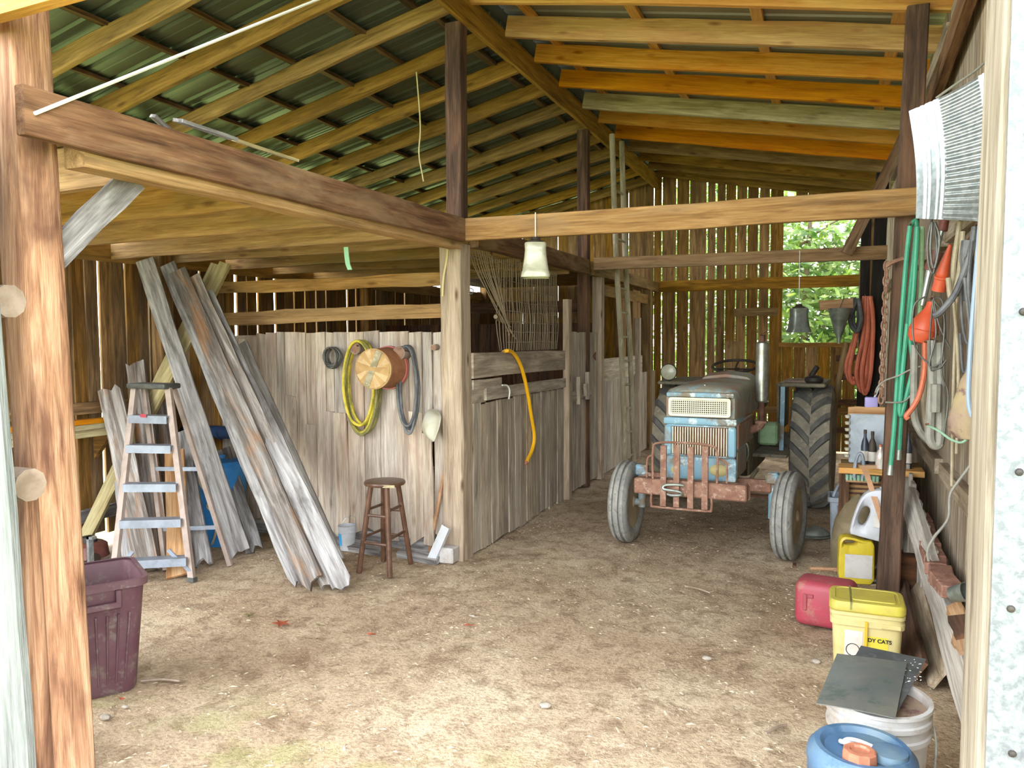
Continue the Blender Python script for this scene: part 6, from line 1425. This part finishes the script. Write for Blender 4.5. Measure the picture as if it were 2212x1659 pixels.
hang('green_tie', 'pale green plastic tie poking out below the grey hose', 'cord', [[(2002, 918), (2030, 932), (2052, 948), (2075, 956), (2090, 948)]], 4.3, 'insul', 0.006)
hang('tan_strap', 'tan leather strap hanging beside the orange spout', 'strap', [[(2074, 478), (2062, 560), (2058, 620), (2054, 650)], [(2080, 500), (2072, 590), (2056, 650), (2048, 600)]], [4.35, 4.3], 'tanhose', 0.012)
hang('black_cable', 'thick black cable slanting down from the metal panel', 'cable', [[(2106, 490), (2098, 540), (2078, 600), (2060, 640), (2030, 675), (2015, 683)], [(2084, 600), (2092, 680), (2100, 740), (2098, 760)], [(2100, 520), (2092, 620), (2104, 720), (2112, 762), (2118, 740)]], [4.12, 4.05, 3.98], 'blackhose', [0.015, 0.008, 0.008])
hang('blue_cable', 'blue-grey cable running straight down in front of the sack', 'cable', [[(2146, 0), (2134, 300), (2118, 480), (2106, 620), (2096, 760), (2092, 860), (2100, 900)], [(2120, 500), (2116, 600), (2104, 700)]], [3.45, 3.6], 'bluecable', 0.009)
hang('thin_wire', 'thin wire strung from the jamb over the metal panel', 'wire', [[(2158, 105), (2110, 150), (2060, 185), (2022, 212)]], 4.2, 'greyhose', 0.006)
hang('floor_cable', 'thin grey cable drooping down the wall to the rail', 'cable', [[(2108, 955), (2098, 1000), (2070, 1040), (2052, 1070), (2048, 1120), (2018, 1160), (2004, 1188), (2006, 1212)]], 4.35, 'greyhose', 0.007)
hang('rag_bundle', 'dark grey rag stuffed behind the cables', 'rag', [[(2092, 520), (2088, 560), (2094, 600), (2090, 650)]], 4.2, 'blackhose', 0.03)
hang('dark_cord', 'dark cord looped loosely in front of the cables', 'cord', [[(2086, 560), (2076, 640), (2082, 720), (2094, 742), (2104, 700), (2096, 600), (2088, 560)], [(2090, 556), (2098, 660), (2092, 780), (2080, 800), (2074, 720)]], [4.16, 4.14], 'blackhose', 0.007)
hang('wire_loop', 'dull wire loop hung just under the metal panel', 'wire', [[(2016, 462), (2004, 520), (2006, 570), (2016, 590), (2024, 540), (2018, 480)], [(2014, 480), (2010, 540), (2018, 580), (2030, 520), (2020, 480)]], [4.45, 4.42], 'wire', 0.006)
hang('brown_rope', 'old brown rope hanging down behind the sack', 'rope', [[(2068, 640), (2062, 760), (2058, 900), (2056, 1050)], [(2060, 650), (2070, 800), (2066, 980)]], [4.5, 4.46], 'tanhose', 0.008)
# sack
P = [atY(3.75, x, y) for x, y in ((2110, 765), (2098, 800), (2084, 850), (2076, 900), (2080, 940), (2098, 948))]
secs = []
for k, (x, y, rx, ry) in enumerate(((2122, 762, 4, 8), (2116, 785, 12, 20), (2106, 820, 24, 40), (2100, 865, 30, 48), (2096, 905, 34, 50), (2092, 930, 30, 46), (2092, 946, 22, 36), (2092, 950, 4, 8))):
    c = atY(3.72, x, y); sc = 3.85 / 1660
    secs.append([(c.x + rx * sc * math.cos(a) * (1 + 0.10 * math.sin(5 * a + k)), c.y + ry * sc * 0.7 * math.sin(a) * (1 + 0.08 * math.sin(3 * a + 2 * k)), c.z) for a in [2 * math.pi * j / 18 for j in range(18)]])
tag(MB().loft(secs).own('cloth_sack', 'sack', smooth=50), 'stained pinkish sack hanging on the wall next to the jamb', 'sack')
# galvanised panel
TL, BL, TR, BR = atY(4.45, 1963, 240), atY(4.42, 1978, 472), atY(4.0, 2153, 138), atY(3.95, 2143, 480)
nu, nv = 110, 80; vs = []; nn = (TR - TL).cross(BL - TL).normalized()
for s in (0, 1):
    for j in range(nv + 1):
        for i in range(nu + 1):
            u, v = i / nu, j / nv
            p = TL.lerp(TR, u).lerp(BL.lerp(BR, u), v)
            h = 0.05 * math.sin(math.pi * v) * (0.4 + 0.6 * u) + 0.03 * math.sin(math.pi * u)
            for c0 in (0.10, 0.15, 0.24, 0.29, 0.80, 0.84): h += 0.008 * math.exp(-((u - c0) / 0.012) ** 2)
            if 0.32 < u < 0.77: h += 0.0035 * math.cos(2 * math.pi * v * 20)
            vs.append(p + nn * (h + (0.002 if s else 0)))
k = (nu + 1) * (nv + 1); fs = []
for j in range(nv):
    for i in range(nu):
        a = j * (nu + 1) + i; fs += [(a, a + nu + 1, a + nu + 2, a + 1), (k + a, k + a + 1, k + a + nu + 2, k + a + nu + 1)]
ed = list(range(nu + 1)) + [(j + 1) * (nu + 1) - 1 for j in range(1, nv + 1)] + [nv * (nu + 1) + i for i in range(nu - 1, -1, -1)] + [j * (nu + 1) for j in range(nv - 1, 0, -1)]
for a, b in zip(ed, ed[1:] + ed[:1]): fs.append((a, b, k + b, k + a))
tag(MB().add(vs, fs).own('steel_panel', 'galv', smooth=60), 'shiny bent galvanised steel panel with ribs hung high by the jamb', 'metal panel')
# ================================================================== FLOOR LITTER AND OUTSIDE
def leaf(label, px, py, mat, star=False, s=0.05):
    c = gnd(px, py); mb = MB(); n = 10 if star else 8
    pts = []
    for k in range(n):
        a = 2 * math.pi * k / n + rnd.random() * 0.2
        r = (s if k % 2 == 0 else s * 0.4) if star else s * (1.0 if k % 4 == 0 else 0.5)
        pts.append((r * math.cos(a) * (1 if star else 1.3), r * math.sin(a) * (1 if star else 0.6), rnd.uniform(0.004, 0.016)))
    vs = [(0, 0, 0.006)] + pts + [(0, 0, 0.004)] + [(x, y, z - 0.002) for x, y, z in pts]
    fs = [(0, 1 + k, 1 + (k + 1) % n) for k in range(n)] + [(n + 1, n + 2 + (k + 1) % n, n + 2 + k) for k in range(n)] + [(1 + k, n + 2 + k, n + 2 + (k + 1) % n, 1 + (k + 1) % n) for k in range(n)]
    return tag(mb.add(vs, fs).build('fallen_leaf', mat, None, Matrix.Translation(c + V((0, 0, 0.004))), smooth=0), label, 'leaf', 'fallen leaves on the dirt')
leaf('star-shaped rust-red leaf on the dirt floor', 608, 1350, 'leafred', True, 0.06)
leaf('oval olive leaf on the dirt right of the star-shaped leaf', 692, 1354, 'leafbrown', False, 0.03)
leaf('small dark red leaf below the olive leaf', 803, 1374, 'leafred', False, 0.025)
leaf('curled grey-brown leaf above the star-shaped leaf', 540, 1332, 'leafbrown', True, 0.04)
leaf('thin reddish-brown leaf in the middle of the dirt floor', 1014, 1354, 'leafred', False, 0.035)
leaf('small reddish leaf beside the maroon bin foot', 262, 1514, 'leafred', False, 0.02)
leaf('pale grey-blue leaf just above the thin reddish-brown leaf', 1022, 1336, 'stone', False, 0.025)
for i, (x0, y0, x1, y1, lab) in enumerate(((305, 1476, 388, 1476, 'straight pale straw stick beside the maroon bin'), (1480, 1270, 1535, 1285, 'thin tan twig on the dirt before the tractor'), (1655, 1590, 1700, 1572, 'dark twig near the blue can'))):
    a, b = gnd(x0, y0), gnd(x1, y1)
    tag(MB().tube([a + V((0, 0, 0.012)), (a + b) / 2 + V((0.0, 0.01, 0.016)), b + V((0, 0, 0.012))], 0.006, 6).own('twig', 'bark'), lab, 'twig')
def rock(label, px, py, s, mat='stone'):
    c = gnd(px, py); bm = bmesh.new(); bmesh.ops.create_icosphere(bm, subdivisions=2, radius=1)
    for v in bm.verts: v.co = V((v.co.x * s * 1.3, v.co.y * s, v.co.z * s * 0.6)) * (1 + 0.25 * noise.noise(v.co * 1.7 + V((px, py, 0))))
    bm.verts.index_update(); mb = MB().add([v.co.copy() for v in bm.verts], [tuple(v.index for v in f.verts) for f in bm.faces]); bm.free()
    return tag(mb.build('stone', mat, None, Matrix.Translation(c + V((0, 0, s * 0.3)))), label, 'stone', 'stones on the dirt')
rock('square pale stone chip in the middle of the front floor', 1178, 1526, 0.022)
rock('greyish pebble on the dirt towards the yellow pail', 1527, 1424, 0.020)
rock('whitish pebble on the dirt left of the white bucket', 1762, 1430, 0.02)
rock('pale stone lying near the front of the bin', 270, 1528, 0.013)
rock('low flat stone at the foot of the entrance post', 228, 1552, 0.02)
# crumbs of bark, straw and grit, far too many to count
mb = MB(); rg = random.Random(11); n = 0
while n < 6000:
    x = rg.uniform(-4.6, 0.5); y = 1.6 + 6.6 * rg.random() ** 1.5
    d = 0.5 + 0.9 * noise.noise(V((x * 1.3, y * 1.3, 2.0))) + (0.35 if x > -0.9 and y < 5 else 0)
    if rg.random() > d: continue
    s = rg.uniform(0.002, 0.007) * (1.5 if rg.random() < 0.08 else 1); a = rg.uniform(0, math.pi); l = rg.uniform(1.0, 3.0)
    ca, sa = math.cos(a), math.sin(a)
    z0 = 0.018 * noise.noise(V((x * 0.9, y * 0.9, 0))) + 0.007 * noise.noise(V((x * 4, y * 4, 3))) + 0.004 * noise.noise(V((x * 11, y * 11, 9))) - 0.008
    q = [(x + (u * l * ca - w_ * sa) * s, y + (u * l * sa + w_ * ca) * s, z0 - 0.001) for u, w_ in ((-1, -0.6), (1, -0.5), (1, 0.5), (-1, 0.6))]
    mb.add(q + [(x, y, z0 + s * 0.7)], [(0, 1, 4), (1, 2, 4), (2, 3, 4), (3, 0, 4)]); n += 1
o = mb.build('floor_debris', 'chip', smooth=0); o['kind'] = 'stuff'; o['label'] = 'bark crumbs, straw and grit strewn over the dirt floor'; o['category'] = 'debris'

# ---- trees behind the barn
def tree(label, x, y, h, r, seed, n):
    rt_ = random.Random(seed)
    t = thing('tree', label, 'tree', (x, y, -0.1), group='trees behind the barn')
    MB().tube([(x, y, -0.3), (x + rt_.uniform(-.1, .1), y, h * 0.35), (x + rt_.uniform(-.3, .3), y + 0.1, h * 0.7), (x + rt_.uniform(-.4, .4), y, h)], lambda s: r * (1 - 0.75 * s), 9, 5).build('trunk', 'trunk', t)
    for k in range(5):
        z = h * rt_.uniform(0.15, 0.8); a = rt_.uniform(0, 6.28); L = rt_.uniform(0.7, 1.7)
        MB().tube([(x, y, z), (x + L * 0.5 * math.cos(a), y + L * 0.5 * math.sin(a), z + 0.25), (x + L * math.cos(a), y + L * math.sin(a), z + 0.4)], lambda s: r * 0.35 * (1 - 0.8 * s), 6, 4).build('branch', 'trunk', t)
    mb = MB()
    cl = [(x + rt_.gauss(0, 0.9), y + rt_.gauss(0, 0.7), h * (0.05 + 1.0 * rt_.random())) for _ in range(26)]
    for k in range(n):
        c = rt_.choice(cl); p = V((c[0] + rt_.gauss(0, 0.42), c[1] + rt_.gauss(0, 0.42), c[2] + rt_.gauss(0, 0.32)))
        s = rt_.uniform(0.07, 0.14); d = V((rt_.gauss(0, 1), rt_.gauss(0, 1), rt_.gauss(0, 0.5))).normalized(); u = d.orthogonal().normalized() * 0.38
        mb.add([p - d * s, p + u * s, p + d * s, p - u * s], [(0, 1, 2, 3)])
    mb.build('crown', 'leaf', t, smooth=0)
for k, (lab, x, y, h) in enumerate((('leafy sapling just outside the window opening', -0.5, 15.0, 4.6), ('bright leafy tree seen at the window edge by the post', 1.2, 16.0, 5.2), ('slim tree behind the slits of the back wall', -2.2, 15.8, 4.8), ('bushy tree beyond the sapling in the window', -0.2, 18.2, 5.6), ('tall tree at the back, right part of the window', 2.2, 19.0, 6.2), ('leafy tree further back behind the slits', -2.8, 19.0, 6.0), ('low bush seen between the corner slats', 1.6, 15.2, 2.2))):
    tree(lab, x, y, h, 0.09, 20 + k, 4200)
